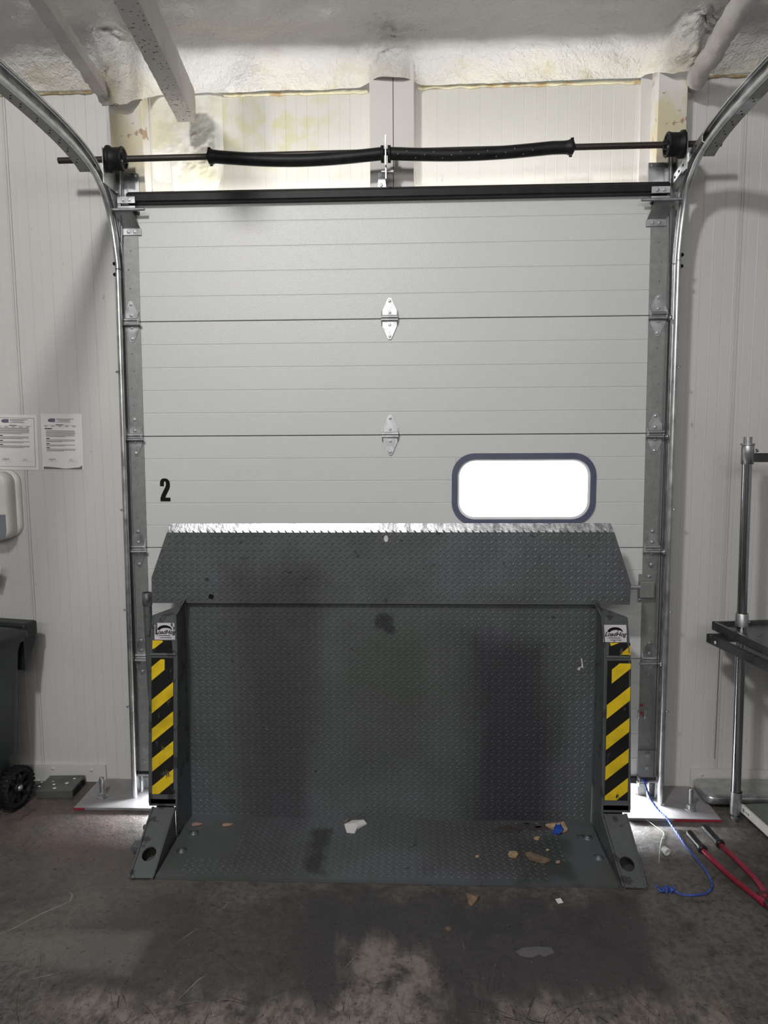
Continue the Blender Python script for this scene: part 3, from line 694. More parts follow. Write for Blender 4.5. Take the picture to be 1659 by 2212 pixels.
for s in (-1, 1):
    xi = s*1.088 if s < 0 else s*1.105; z = shz(xi); ax = (s, 0, 0)
    m = MB(); m.lathe([(.008, .038), (.008, .047), (.012, .0485), (.015, .0455), (.050, .044), (.058, .046), (.062, .052), (.072, .053), (.074, .040), (.068, .02)], (xi, -.1, z), ax, 40)
    m.lathe([(.008, .038), (.016, .037), (.018, .018), (-.004, .018), (-.006, .0125)], (xi, -.1, z), ax, 30)
    dr = m.build('cable_drum', M_black, ts)
    for k in range(2): an = .6+k*PI; MB().bolt((xi+s*.014, -.1+math.cos(an)*.028, z+math.sin(an)*.028), (-s, 0, 0), .005, .008).build('set_screw', M_bright, dr)
    m = MB(); xo = s*(1.088+.082) if s < 0 else s*(1.105+.078)
    m.box(min(xo, xo+s*.004), max(xo, xo+s*.004), -.135, .034, z-.105, z+.035); m.box(min(xo, xo-s*.03), max(xo, xo-s*.03), .028, .0375, z-.15, z-.06)
    m.build('end_bearing_plate', M_galv, ts)
    MB().tube([(xi+s*.04, -.042, z), (s*1.168, -.035, 2.3), (s*1.178, -.03, .12)], .0018, 6).build('lift_cable', M_shaft, ts)

# ================================================================== DOCK LEVELER
lv = thing('dock_leveler', (0, -.4, 0), 'dark grey diamond-plate dock leveler folded upright in front of the door', 'dock leveler')
PT = .0297
def lugs(m, o, ex, ez, nrm, inside, umax, vmax, h=.0021, skip=None):
    o = Vector(o); ex = Vector(ex); ez = Vector(ez); nrm = Vector(nrm)
    K = 8
    for row in range(int(vmax/(PT/2))+1):
        for c in range(int(umax/PT)+1):
            u = c*PT+(PT/2 if row % 2 else 0)+.006; v = row*PT/2+.004
            if not inside(u, v) or (skip and skip(u, v)): continue
            an = math.radians(47 if row % 2 else -47); ca, sa = math.cos(an), math.sin(an); vs = []
            for (rl, rw, hh) in ((.0108, .0036, -.0002), (.0094, .0026, h*.75), (.0062, .0013, h)):
                for k in range(K):
                    t = 2*PI*k/K; a = rl*math.cos(t); b = rw*math.sin(t)
                    vs.append(o+ex*(u+a*ca-b*sa)+ez*(v+a*sa+b*ca)+nrm*hh)
            fs = [(r*K+k, r*K+(k+1) % K, (r+1)*K+(k+1) % K, (r+1)*K+k) for r in range(2) for k in range(K)]+[tuple(range(2*K, 3*K))]
            m.add(vs, fs, True)
def inpoly(P):
    def f(x, z):
        c = False
        for i in range(len(P)):
            (x1, z1), (x2, z2) = P[i-1], P[i]
            if (z1 > z) != (z2 > z) and x < (x2-x1)*(z-z1)/(z2-z1)+x1: c = not c
        return c
    return f
# deck
DP = [(-.884, .002), (.856, .002), (.859, .985), (-.873, .985)]
m = MB(); m.prism([(x, -.21, z) for x, z in DP], (0, .010, 0))
ip = inpoly([(-.868, .024), (.842, .024), (.848, .985), (-.858, .985)])
lugs(m, (-.87, -.21, .02), (1, 0, 0), (0, 0, 1), (0, -1, 0), lambda u, v: ip(u-.87, v+.02), 1.74, .97)
for xx in (-.45, 0, .45): m.box(xx-.03, xx+.03, -.199, -.14, .03, .95)
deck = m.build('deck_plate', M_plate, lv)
# weld beads / scuffs
m = MB(); m.prism([(.795+a*.9, -.2125, .69+b) for a, b in ((-.014, .0), (.0, .012), (.014, .004), (.008, .045), (.002, .05), (.004, .014), (-.004, -.006))], (0, .001, 0)); o = m.build('paint_chip', M_sticker, deck)
# lip
LP = [(-1.006, .974), (.984, .973), (.987, 1.058), (.899, 1.309), (-.917, 1.311), (-1.003, 1.083)]
m = MB(); LP2 = [(-1.006, .974), (.984, .973), (.987, 1.058), (.913, 1.274), (-.930, 1.274), (-1.003, 1.083)]
m.prism([(x, -.238, z) for x, z in LP2], (0, .014, 0))
ip2 = inpoly([(-.998, .98), (.976, .98), (.976, 1.058), (.906, 1.277), (-.922, 1.277), (-.994, 1.083)])
lugs(m, (-1.0, -.238, .974), (1, 0, 0), (0, 0, 1), (0, -1, 0), lambda u, v: ip2(u-1.0, v+.974), 2.0, .32, h=.0026)
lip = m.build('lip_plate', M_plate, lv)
m = MB(); P = []
K = 60; top = []; bot = []
vs = [(-.930, -.2385, 1.274), (.913, -.2385, 1.274), (.899, -.226, 1.310), (-.917, -.226, 1.310), (.913, -.224, 1.274), (-.930, -.224, 1.274)]
m.add(vs, [(0, 1, 2, 3), (5, 4, 2, 3), (0, 3, 5), (1, 4, 2), (0, 5, 4, 1)])
bv = m.build('bevelled_edge', M_bevel, lip); bv['label'] = 'shiny bare steel bevel along the top'
m = MB(); m.prism([(-.016+.009*math.cos(a*PI/8), -.2415, 1.248+.014*math.sin(a*PI/8)) for a in range(16)], (0, .001, 0)); m.build('white_sticker', M_sticker, lip)
m = MB(); m.prism([(-.752+.011*math.cos(a*PI/6), -.2415, 1.003+.011*math.sin(a*PI/6)*(1+.3*math.sin(a*2))) for a in range(12)], (0, .001, 0)); m.build('dark_hole', M_ink, lip)
m = MB(); m.tube([(-.90, -.225, .978), (.88, -.225, .978)], .009, 12); m.build('hinge_pin', M_level, lv)
# base plate on the floor
BP = [(-.884, -.200), (.856, -.200), (.852, -.645), (-.885, -.642)]
m = MB(); m.prism([(x, y, 0.001) for x, y in BP], (0, 0, .013))
ip3 = inpoly([(-.80, -.225), (.80, -.225), (.80, -.615), (-.80, -.612)])
random.seed(3)
def skipf(u, v):
    x = u-.87; y = v-.645; e = .05*fb(x, y, 0, 5)
    return (x < -.62+e and y > -.53+e) or (x > .70+e and y > -.56) or (x > .62+e and y < -.5)
lugs(m, (-.87, -.645, .014), (1, 0, 0), (0, 1, 0), (0, 0, 1), lambda u, v: ip3(u-.87, v-.645), 1.74, .44, skip=skipf)
base = m.build('base_plate', M_base, lv)
for p in ((-.858, -.345), (-.868, -.475), (.842, -.335), (.852, -.475)):
    m = MB(); m.lathe([(0, .020), (.003, .020), (.004, .012), (.008, .011), (.011, .006), (.011, 0)], (p[0]+(.03 if p[0] < 0 else -.03), p[1], .014), (0, 0, 1), 18); m.build('bolt_head', M_level, base)
# side posts and feet
def post(s):
    if s < 0: xo_t, xo_m, xo_b, xi_t, xi_m, xi_b = -.962, -.980, -1.008, -.868, -.866, -.892
    else: xo_t, xo_m, xo_b, xi_t, xi_m, xi_b = .940, .955, .975, .842, .856, .862
    yf = -.36; m = MB()
    # front face (two planes: upper leans back) with rounded outer edge, outer web
    F = [(xo_b, yf, .150), (xi_b, yf, .150), (xi_m, yf, .792), (xo_m, yf, .792)]
    m.prism(F, (0, .008, 0))
    m.prism([(xo_m, yf, .790), (xi_m, yf, .790), (xi_t, yf+.008, .950), (xo_t, yf+.008, .950)], (0, .008, 0))
    m.prism([(xo_b, yf+.002, .15), (xo_m, yf+.002, .79), (xo_t, yf+.010, .95), (xo_t, -.215, .90), (xo_b, -.215, .15)], (-s*.008, 0, 0))
    m.tube([(xo_b-s*.003, yf+.004, .152), (xo_m-s*.003, yf+.004, .79), (xo_t-s*.003, yf+.011, .948)], .006, 10)
    m.tube([(xi_b+s*.002, yf+.004, .12), (xi_m+s*.002, yf+.004, .79), (xi_t+s*.002, yf+.010, .948)], .0055, 10)
    m.tube([(xo_m-s*.004, yf+.001, .790), (xi_m+s*.004, yf+.001, .790)], .005, 8)
    m.prism([(xo_t, yf+.010, .945), (xi_t, yf+.010, .945), (xi_t, -.23, .965), (xo_t, -.23, .90)], (0, 0, .006))
    m.box(min(xo_b, xi_b), max(xo_b, xi_b), yf, yf+.02, .140, .170)
    p = m.build('side_post', M_level, lv)
    # inner flange reaching back to the deck
    xd = -.876 if s < 0 else .857
    m = MB(); m.prism([(xi_b, yf+.002, .001), (xi_b, yf+.002, .30), (xi_m, yf+.002, .79), (xi_t, yf+.010, .948), (xi_t+(-s)*.012, -.26, .992), (xd, -.205, .992), (xd-s*.0, -.200, .001)], (s*.006, 0, 0))
    m.build('side_flange', M_level, p)
    # hazard tape
    xo, xi = (-.971, -.880) if s < 0 else (.959, .866)
    lo, hi = min(xo, xi), max(xo, xi); y = yf-.0012
    z0, z1 = .192, .776
    sh = (lambda x, yy, z: (x-(.022*(1-(z-.19)/.6) if z < .79 else 0), yy, z)) if s < 0 else (lambda x, yy, z: (x+(.004*(1-(z-.19)/.6) if z < .79 else 0), yy, z))
    m = MB(); m.prism([(lo, y, z0), (hi, y, z0), (hi, y, z1), (lo, y, z1)], (0, .001, 0)); m.warp(sh); hz = m.build('hazard_tape', M_tape, p)
    cs = [.747, .608, .484, .357, .236] if s < 0 else [.735, .603, .473, .345, .221]
    w = .029
    for c in cs:
        k = .86; P = [(lo-.1, c-w-k*(.1+(hi-lo)/2)), (hi+.1, c-w+k*(.1+(hi-lo)/2)), (hi+.1, c+w+k*(.1+(hi-lo)/2)), (lo-.1, c+w-k*(.1+(hi-lo)/2))]
        P = clip(P, lo+.001, hi-.001, z0+.001, z1-.001)
        if s < 0 and c > .7: P = clip(P, lo, lo+.055, z0, .77)
        if s > 0 and c > .7: P = clip(P, lo+.018, hi, z0, .765)
        if len(P) > 2:
            m = MB(); m.prism([(x, y-.0006, z) for x, z in P], (0, .0008, 0)); m.warp(sh); m.build('yellow_stripe', M_yellow, hz)
    # upper tape scrap and brand sticker, on the leaning upper face
    slope = .008/.16
    def up(x, z, e=0): return (x, yf+(z-.79)*slope-.0012-e, z)
    m = MB(); m.prism([up(lo+.004, .797), up(hi-.003, .797), up(hi-.005, .848), up(lo+.006, .848)], (0, .001, 0)); t2 = m.build('tape_scrap', M_tape, p)
    if s < 0: tr = [[(lo+.005, .812), (lo+.018, .818), (lo+.050, .843), (lo+.046, .848), (lo+.006, .848)]]
    else: tr = [[(lo+.012, .835), (lo+.045, .848), (lo+.008, .848)], [(hi-.045, .800), (hi-.004, .800), (hi-.004, .838)]]
    for T in tr: MB().prism([up(x, z, .0006) for x, z in T], (0, .0008, 0)).build('yellow_stripe', M_yellow, t2)
    sx0, sx1 = (-.956, -.870) if s < 0 else (.848, .940)
    m = MB(); m.prism([up(sx0, .851, .0004), up(sx1, .851, .0004), up(sx1-.002, .920, .0004), up(sx0+.002, .920, .0004)], (0, .001, 0)); st = m.build('brand_sticker', M_sticker, p)
    # hog-back arc over the word
    m = MB(); cx = (sx0+sx1)/2; A = []
    for k in range(15): a = PI*k/14; A.append((cx+.030*math.cos(a), .892+.019*math.sin(a)))
    for k in range(14, -1, -1): a = PI*k/14; A.append((cx+.004+.024*math.cos(a), .890+.010*math.sin(a)))
    m.prism([up(x, z, .0012) for x, z in A], (0, .0006, 0))
    m.box(cx-.026, cx+.022, yf+(.868-.79)*slope-.0024, yf+(.868-.79)*slope-.0018, .8665, .869); m.box(cx-.020, cx+.026, yf+(.86-.79)*slope-.0024, yf+(.86-.79)*slope-.0018, .8585, .8605)
    m.build('emblem', M_ink, st)
    cu = bpy.data.curves.new('t', 'FONT'); cu.body = 'LoadHog'; cu.size = .0245; cu.align_x = 'CENTER'; cu.offset = .00045; cu.shear = .35; cu.extrude = .0003
    to = bpy.data.objects.new('t', cu); COL.objects.link(to); bpy.context.view_layer.update()
    me = bpy.data.meshes.new_from_object(to.evaluated_get(bpy.context.evaluated_depsgraph_get())); bpy.data.objects.remove(to)
    tm = MB(); tm.add([(cx+v.co.x*.92, yf+(.876-.79)*slope-.0022+v.co.z, .8745+v.co.y) for v in me.vertices], [tuple(f.vertices) for f in me.polygons]); tm.build('brand_name', M_ink, st)
    # sloping fork pocket foot
    if s < 0: T = [(-.990, -.370, .140), (-.896, -.370, .140), (-.893, -.648, .010), (-.983, -.651, .010)]
    else: T = [(.858, -.370, .140), (.956, -.370, .140), (.952, -.654, .010), (.868, -.651, .010)]
    hc = Vector((-.938, -.560, 0)) if s < 0 else Vector((.905, -.567, 0)); hr = .027
    m = MB(); nseg = 24
    T = [Vector(t) for t in T]; nrm = (T[1]-T[0]).cross(T[3]-T[0]).normalized()
    if nrm.z < 0: nrm = -nrm
    def onp(x, y): return Vector((x, y, T[0].z-((x-T[0].x)*nrm.x+(y-T[0].y)*nrm.y)/nrm.z))
    circ = [onp(hc.x+hr*math.cos(2*PI*k/nseg), hc.y+hr*1.05*math.sin(2*PI*k/nseg)) for k in range(nseg)]
    # plate with a hole: ring of quads from hole to outline
    outl = []
    for k in range(nseg):
        a = 2*PI*k/nseg; d = Vector((math.cos(a), math.sin(a))); best = 9
        for i in range(4):
            p1, p2 = T[i-1], T[i]; e = Vector((p2.x-p1.x, p2.y-p1.y)); den = d.x*e.y-d.y*e.x
            if abs(den) < 1e-9: continue
            w_ = Vector((p1.x-hc.x, p1.y-hc.y)); t = (w_.x*e.y-w_.y*e.x)/den; q = (w_.x*d.y-w_.y*d.x)/den
            if t > 0 and -.001 <= q <= 1.001: best = min(best, t)
        outl.append(onp(hc.x+d.x*best, hc.y+d.y*best))
    # add the corners
    vs = circ+outl+[p-nrm*.007 for p in circ]+[p-nrm*.007 for p in outl]; n = nseg; fs = []
    for k in range(n): j = (k+1) % n; fs += [(k, j, n+j, n+k), (2*n+k, 2*n+j, 3*n+j, 3*n+k), (k, j, 2*n+j, 2*n+k), (n+k, n+j, 3*n+j, 3*n+k)]
    m.add(vs, fs)
    for i in range(4):   # corner triangles
        c = T[i]; near = sorted(range(n), key=lambda k: (outl[k]-c).length)[:2]
        m.add([c, outl[near[0]], outl[near[1]], c-nrm*.007, outl[near[0]]-nrm*.007, outl[near[1]]-nrm*.007], [(0, 1, 2), (3, 4, 5), (0, 1, 4, 3), (0, 2, 5, 3)])
    # side cheeks
    for a, b in ((T[0], T[3]), (T[1], T[2])):
        sgn = 1 if a is T[0] else -1
        m.prism([a, b, Vector((b.x, b.y, .001)), Vector((a.x, -.365, .001)), Vector((a.x, -.365, a.z+.0))], (sgn*.007, 0, 0))
        m.tube([a, b], .004, 8)
    m.box(min(T[0].x, T[1].x), max(T[0].x, T[1].x), -.37, -.355, .001, .012)
    ft = m.build('foot', M_level, p)
    m = MB(); m.box(min(T[0].x, T[1].x)+.01, max(T[0].x, T[1].x)-.01, -.352, -.346, .002, .165); m.build('recess', M_ink, p)
    if s < 0:
        m = MB(); m.bbox(-1.035, -.985, -.50, -.455, .02, .045, .003); m.build('release_tab', M_level, p)
        MB().box(-1.02, -.985, -.405, -.39, .06, .075).build('stop_pin', M_level, p)
    return p
post(-1); post(1)
# round strut pipe standing behind the left post, seen between stile and post
m = MB(); m.tube([(-1.04, -.20, 1.005), (-1.03, -.22, .60), (-1.0, -.24, .16)], [.018, .017, .016], 14); m.lathe([(0, .0185), (.001, .0205), (.055, .0205), (.056, .018)], (-1.039, -.202, .955), (0, 0, 1), 16)
m.build('side_pipe', M_level, lv)

# ================================================================== LEFT SIDE THINGS
# notices
def notice(x0, x1, z0, z1, tilt, label, framed, lx):
    th = thing('notice', ((x0+x1)/2, .1235, z0), label, 'notice'); y = .1225; w = x1-x0; h = z1-z0
    rot = Matrix.Translation((x0, 0, z1)) @ Matrix.Rotation(tilt, 4, 'Y') @ Matrix.Translation((-x0, 0, -z1))
    m = MB(); m.box(x0, x1, y, y+.0018, z0, z1); m.xf(rot); sh = m.build('sheet', M_paper, th)
    random.seed(int(abs(x0)*1000)); t = MB(); d = MB()
    def bar(mm, u0, u1, v, hh): mm.box(x0+w*u0, x0+w*u1, y-.0006, y+.0002, z1-h*v-hh/2, z1-h*v+hh/2)
    o = lx
    bar(d, .06+o, .86+o, .205, .0006); 
    for k in range(5): bar(t, .06+o+.17*k, .14+o+.17*k, .215, .0016); bar(t, .065+o+.17*k, .13+o+.17*k, .228, .0014)
    for k, (a, b) in enumerate(((.36, .78), (.36, .70), (.42, .66), (.36, .70))): bar(d if k != 2 else t, a+o, b+o, .09+.018*k, .0016)
    bar(d, .34+o, .52+o, .193, .0026)
    v = .27 if not framed else .24
    if not framed: bar(d, .09, .27, v-.005, .0042); v += .03
    for nl, head in ((7, True), (3, True), (2, True), (3, False)):
        for k in range(nl): bar(t, .10+o*.9, (.80+random.uniform(-.015, .015) if k < nl-1 else random.uniform(.45, .7))+o, v, .0020); v += .0175
        v += .016
        if head: bar(d, .10+o*.9, .18+o, v, .0036); v += .022
    v = .80
    for a, b in ((.16, .30), (.14, .32), (.20, .24)): bar(t, a+o, b+o, v, .0016); v += .014
    bar(t, .66+o, .70+o, .80, .0014); bar(t, .63+o, .74+o, .82, .0018); bar(t, .12+o, .36+o, .845, .0006); bar(t, .60+o, .84+o, .845, .0006)
    t.xf(rot).build('printed_text', M_greyink, sh)
    if framed:
        for a in ((x0+.012, x1-.014, z1-.016, z1-.0148), (x0+.012, x1-.014, z0+.014, z0+.0152)): d.box(a[0], a[1], y-.0006, y+.0002, a[2], a[3])
        d.box(x1-.0152, x1-.014, y-.0006, y+.0002, z0+.014, z1-.0148)
    else:
        B = [(x0+.006, z0+.004), (x1-.006, z0+.004), (x1-.006, z0+.024)]+[(x1-.006-(w-.012)*k/12, z0+.007+.009*abs(math.cos(PI*(k/12)*.9+.35))) for k in range(1, 13)]
        MB().prism([(a, y-.0006, c) for a, c in B], (0, .0008, 0)).xf(rot).build('footer_wave', M_greyink, sh)
    d.xf(rot).build('printed_heading', M_ink, sh)
    l = MB(); bar(l, .20+o, .33+o, .115, .017); l.lathe([(0, .0065), (.0006, .0065), (.0006, 0)], (x0+w*(.19+o), y+.0001, z1-h*.118), (0, -1, 0), 14); l.xf(rot).build('logo', M_purpleink, sh)
    return th
notice(-1.845, -1.644, 1.523, 1.778, .022, 'laminated white notice with a thin black border, the one nearer the left edge', True, .0)
notice(-1.627, -1.432, 1.519, 1.780, .018, 'white printed notice with a grey wave along its foot, nearer the door', False, .02)
# soap dispenser
ds = thing('soap_dispenser', (-1.86, .124, 1.21), 'white wall dispenser with a smoky blue window below two notices', 'dispenser')
def rblock(x0, x1, y0, y1, z0, z1, r, mt, name, th):
    R = rrect(x0, x1, z0, z1, r, 8); m = MB(); n = len(R); cx, cz = (x0+x1)/2, (z0+z1)/2; vs = []
    steps = [(y1, 1), (y0+.02, 1), (y0+.010, .985), (y0+.003, .95), (y0, .90)]
    for yy, k in steps: vs += [(cx+(x-cx)*k, yy, cz+(z-cz)*(1-(1-k)*(x1-x0)/(z1-z0))) for x, z in R]
    fs = [(i*n+k, i*n+(k+1) % n, (i+1)*n+(k+1) % n, (i+1)*n+k) for i in range(len(steps)-1) for k in range(n)]+[tuple(range(n)), tuple(range((len(steps)-1)*n, len(steps)*n))]
    m.add(vs, fs, True); return m.build(name, mt, th)
rblock(-2.0, -1.738, .095, .1245, 1.205, 1.520, .06, M_whiteplastic, 'back_plate', ds)
bd = rblock(-1.99, -1.752, .02, .10, 1.200, 1.515, .055, M_whiteplastic, 'housing', ds)
m = MB(); R = [(-1.985, 1.318), (-1.763, 1.321), (-1.763, 1.25), (-1.768, 1.228), (-1.782, 1.210), (-1.81, 1.203), (-1.985, 1.203)]
m.prism([(x, .0165, z) for x, z in R], (0, .005, 0)); w = m.build('window', M_greyglass, ds); w['label'] = 'smoky blue see-through window'
# paper towel hanging under it
m = MB(); vs = []
for i in range(9):
    for j in range(9):
        u = i/8; v = j/8; vs.append((-2.06+.245*u-.03*v, .02+.03*math.sin(u*2)+.05*v*.3, 1.115-.045*u*u-.10*v+.03*v*(1-u)))
m.add(vs, [(i*9+j, (i+1)*9+j, (i+1)*9+j+1, i*9+j+1) for i in range(8) for j in range(8)], True)
for i in range(0): pass
m.box(-2.2, -1.90, .03, .1245, 1.03, 1.14); o = m.build('paper_holder', M_paper); tag(o, 'white paper corner sticking out below the wall dispenser', 'paper holder')
# wheeled bin
bn = thing('wheeled_bin', (-1.915, -.05, 0), 'dark green wheeled rubbish bin with a black lid standing against left wall', 'bin', rz=-.2)
def ring_loft(rings, capt=True, capb=True):
    m = MB(); n = len(rings[0]); vs = [p for r in rings for p in r]
    fs = [(i*n+k, i*n+(k+1) % n, (i+1)*n+(k+1) % n, (i+1)*n+k) for i in range(len(rings)-1) for k in range(n)]
    m.add(vs, fs, True)
    if capb: m.add(rings[0], [tuple(range(n))])
    if capt: m.add(rings[-1], [tuple(range(n))])
    return m
def rr3(x0, x1, y0, y1, z, r): return [(x, y, z) for x, y in rrect(x0, x1, y0, y1, r, 5)]
m = ring_loft([rr3(-.19, .19, -.47, -.02, .05, .04), rr3(-.20, .20, -.48, -.01, .10, .05), rr3(-.205, .205, -.50, -.005, .235, .05), rr3(-.228, .228, -.52, .0, .26, .05), rr3(-.255, .255, -.57, .02, .72, .05), rr3(-.262, .262, -.58, .03, .76, .05), rr3(-.275, .275, -.60, .04, .765, .05), rr3(-.275, .275, -.60, .04, .79, .05)])
m.box(-.2, .2, -.50, -.46, 0, .06)
body = m.build('body', M_binbody, bn, local=True)
m = ring_loft([rr3(-.285, .285, -.62, .05, .785, .05), rr3(-.285, .285, -.62, .05, .805, .05), rr3(-.27, .27, -.60, .035, .815, .05), rr3(-.20, .20, -.52, -.05, .838, .06), rr3(-.19, .19, -.50, -.06, .842, .06)])
m.lathe([(0, .10), (.008, .098), (.010, .09), (.004, .085), (.003, 0)], (.02, -.3, .841), (0, 0, 1), 30)
lid = m.build('lid', M_binlid, bn, local=True)
m = MB(); m.bbox(-.26, .26, .03, .115, .765, .835, .012); m.bbox(-.2, .2, .03, .10, .70, .775, .01)
for a in (-.23, .23): m.prism([(a-.02, .03, .62), (a-.02, .03, .80), (a-.02, .11, .79), (a-.02, .105, .74)], (.04, 0, 0))
m.build('handle', M_binlid, bn, local=True)
def wheel(xo):
    m = MB(); R = .094
    prof = [(-.02, .064), (-.02, .084), (-.015, .092), (0, R), (.015, .092), (.02, .084), (.02, .072), (.013, .067), (-.013, .064), (-.02, .064)]
    m.lathe(prof, (0, 0, 0), (1, 0, 0), 48)
    for k in range(28):
        a = 2*PI*k/28; m.box(-.02, .02, -.006, .006, R-.004, R+.003, mat_=Matrix.Rotation(a, 4, 'X'))
    for k in range(8):
        a = 2*PI*k/8; m.prism([(.004, -.007, .014), (.004, .007, .014), (.010, .010, .076), (.010, -.010, .076)], (.006, 0, 0)) if False else None
        R4 = Matrix.Rotation(a, 4, 'X'); q = [R4 @ Vector(p) for p in ((.002, -.006, .014), (.002, .006, .014), (.010, .008, .071), (.010, -.008, .071))]; m.prism(q, (.008, 0, 0))
    m.lathe([(-.02, .022), (.020, .022), (.022, .016), (.022, 0)], (0, 0, 0), (1, 0, 0), 24)
    m.xf(Matrix.Translation((xo, -.045, .097)))
    w = m.build('wheel', M_rubber, bn, local=True)
    h = MB(); h.lathe([(0, .014), (.004, .013), (.006, .007), (.009, .006), (.010, 0)], (xo+.021, -.045, .097), (1, 0, 0), 18)
    ho = h.build('hub_cap', M_bright, w, local=True)
    return w
wheel(.228); wheel(-.228)
# steel box by bin
bx = thing('steel_box', (-1.63, .02, 0), 'low dusty steel box with pale spots on floor beside bin wheel', 'metal box')
m = MB(); m.bbox(-1.660, -1.492, -.060, .090, .001, .042, .0025); m.xf(Matrix.Translation((-1.63, .02, 0)) @ Matrix.Rotation(.05, 4, 'Z') @ Matrix.Translation((1.63, -.02, 0)))
m.build('case', M_boxsteel, bx)
for k in range(3): MB().box(-1.4895, -1.4880, -.04, .03, .009+.009*k, .013+.009*k).build('vent_slot', M_ink, bx)
MB().box(-1.4895, -1.4880, .045, .075, .010, .034).build('square_port', M_ink, bx)
for (x, y, r) in ((-1.70, .045, .007), (-1.66, -.02, .006), (-1.60, .0, .007), (-1.58, -.035, .008), (-1.545, .015, .009), (-1.53, .06, .007), (-1.62, .03, .004), (-1.67, .02, .005)):
    MB().lathe([(0, r), (.0006, r), (.0007, 0)], (x, y, .042), (0, 0, 1), 12).build('pale_spot', M_white, bx)
tag(MB().bbox(1.06, 1.125, .14, .20, 0.001, .085, .01).build('dock_bumper', M_rubber), 'black rubber block just outside the gap under the right side of the door', 'bumper')

# ================================================================== RIGHT SIDE THINGS
rk = thing('steel_rack', (1.47, -.17, 0), 'tubular steel shelving rack at the right edge of the view', 'shelf rack')
m = MB(); m.tube([(1.482, -.17, .03), (1.459, -.17, 1.60)], .0195, 24); m.build('post', M_chrome, rk)
m = MB(); m.lathe([(-.012, .012), (0, .012), (.002, .017), (.030, .017), (.032, .012)], (1.483, -.17, .0121), (0, 0, 1), 18); m.lathe([(0, .023), (.10, .023)], (1.4825, -.17, .04), (0, 0, 1), 22); m.build('foot', M_bright, rk)
m = MB(); m.lathe([(0, .0235), (0, .0245), (.075, .0245), (.078, .023), (.078, .020)], (1.4605, -.17, 1.545), (0, 0, 1), 24); m.lathe([(0, .0275), (.008, .0275), (.008, .016)], (1.4590, -.17, 1.622), (0, 0, 1), 24, 0, False); m.lathe([(0, .0165), (.028, .0165), (.028, 0)], (1.459, -.17, 1.628), (0, 0, 1), 20, 0, False)
m.bolt((1.485, -.19, 1.60), (1, 0, 0), .006, .008); m.build('top_collar', M_bright, rk)
m = MB(); m.bbox(1.482, 2.3, -.176, -.166, 1.553, 1.590, .002); m.build('rail', M_shelf, rk)
m = MB(); m.tube([(2.28, -.17, .03), (2.26, -.17, 1.60)], .0195, 24); m.build('post', M_chrome, rk)
for y in (-1.05,): 
    for x in (1.52, 2.28): m = MB(); m.tube([(x+.1, y-.35, .03), (x+.1, y-.35, 1.2)], .0195, 20) if False else None
m = MB(); m.lathe([(0, .026), (.05, .0255), (.055, .022)], (1.470, -.17, .868), (0, 0, 1), 22); m.bolt((1.49, -.19, .89), (1, 0, 0), .004, .004); m.build('shelf_collar', M_bright, rk)
# middle shelf: tray with double rail
th = rk
E0 = Vector((1.388, -.075)); E1 = Vector((1.52, -1.05)); dirv = (E1-E0).normalized(); nrm2 = Vector((-dirv.y, dirv.x))
if nrm2.x < 0: nrm2 = -nrm2
def slab(m, off0, off1, z0, z1, a=0.0, L=None):
    A = E0+dirv*a; B = E1 if L is None else E0+dirv*L
    P = [A+nrm2*off0, B+nrm2*off0, B+nrm2*off1, A+nrm2*off1]
    m.prism([(p.x, p.y, z0) for p in P], (0, 0, z1-z0))
m = MB(); slab(m, .012, .90, .838, .846); slab(m, 0, .014, .826, .862); slab(m, 0, .9, .826, .862, 0, .012)
ms = m.build('middle_shelf', M_shelf, rk)
m = MB(); E0s = E0.copy(); E0 = Vector((1.350, -.115)); slab(m, 0, .018, .782, .818); slab(m, 0, .9, .782, .818, 0, .015); E0 = E0s
m.build('lower_rail', M_shelf, rk)
m = MB(); slab(m, .03, .07, .846, .852, .1, .6); m.build('shelf_strip', M_shelf, ms)
for a in (.06, .11, .22): 
    p = E0+dirv*a+nrm2*.045; MB().lathe([(0, .004), (.003, .003), (.004, 0)], (p.x, p.y, .846), (0, 0, 1), 8).build('rivet', M_bright, ms)
p = Vector((1.350, -.115))+dirv*.07; MB().lathe([(0, .007), (.001, .007), (.0012, 0)], (p.x-.001, p.y, .800), (-1, -.15, 0), 12).build('round_sticker', M_white, ms)
m = MB(); m.tube([(1.62, -1.02, .03), (1.62, -1.02, .83)], .0195, 20); m.build('post', M_chrome, rk)
# bottom shelf
E0b = Vector((1.500, -.185)); E0 = E0b; E1 = Vector((1.60, -1.05)); dirv = (E1-E0).normalized(); nrm2 = Vector((-dirv.y, dirv.x)); nrm2 = nrm2 if nrm2.x > 0 else -nrm2
m = MB(); slab(m, .008, .8, .055, .088); m.build('bottom_shelf', M_shelfgreen, rk)
m = MB(); slab(m, -.001, .008, .055, .090); be = m.build('shelf_edge', M_whiteplastic, rk)
m = MB(); slab(m, -.0025, -.001, .063, .084, .012, .065); lb = m.build('shelf_label', M_white, be)
m = MB(); slab(m, -.0035, -.0025, .066, .081, .016, .027); slab(m, -.0035, -.0025, .071, .0745, .034, .050); slab(m, -.0035, -.0025, .068, .078, .053, .060); m.build('label_print', M_greyink, lb)
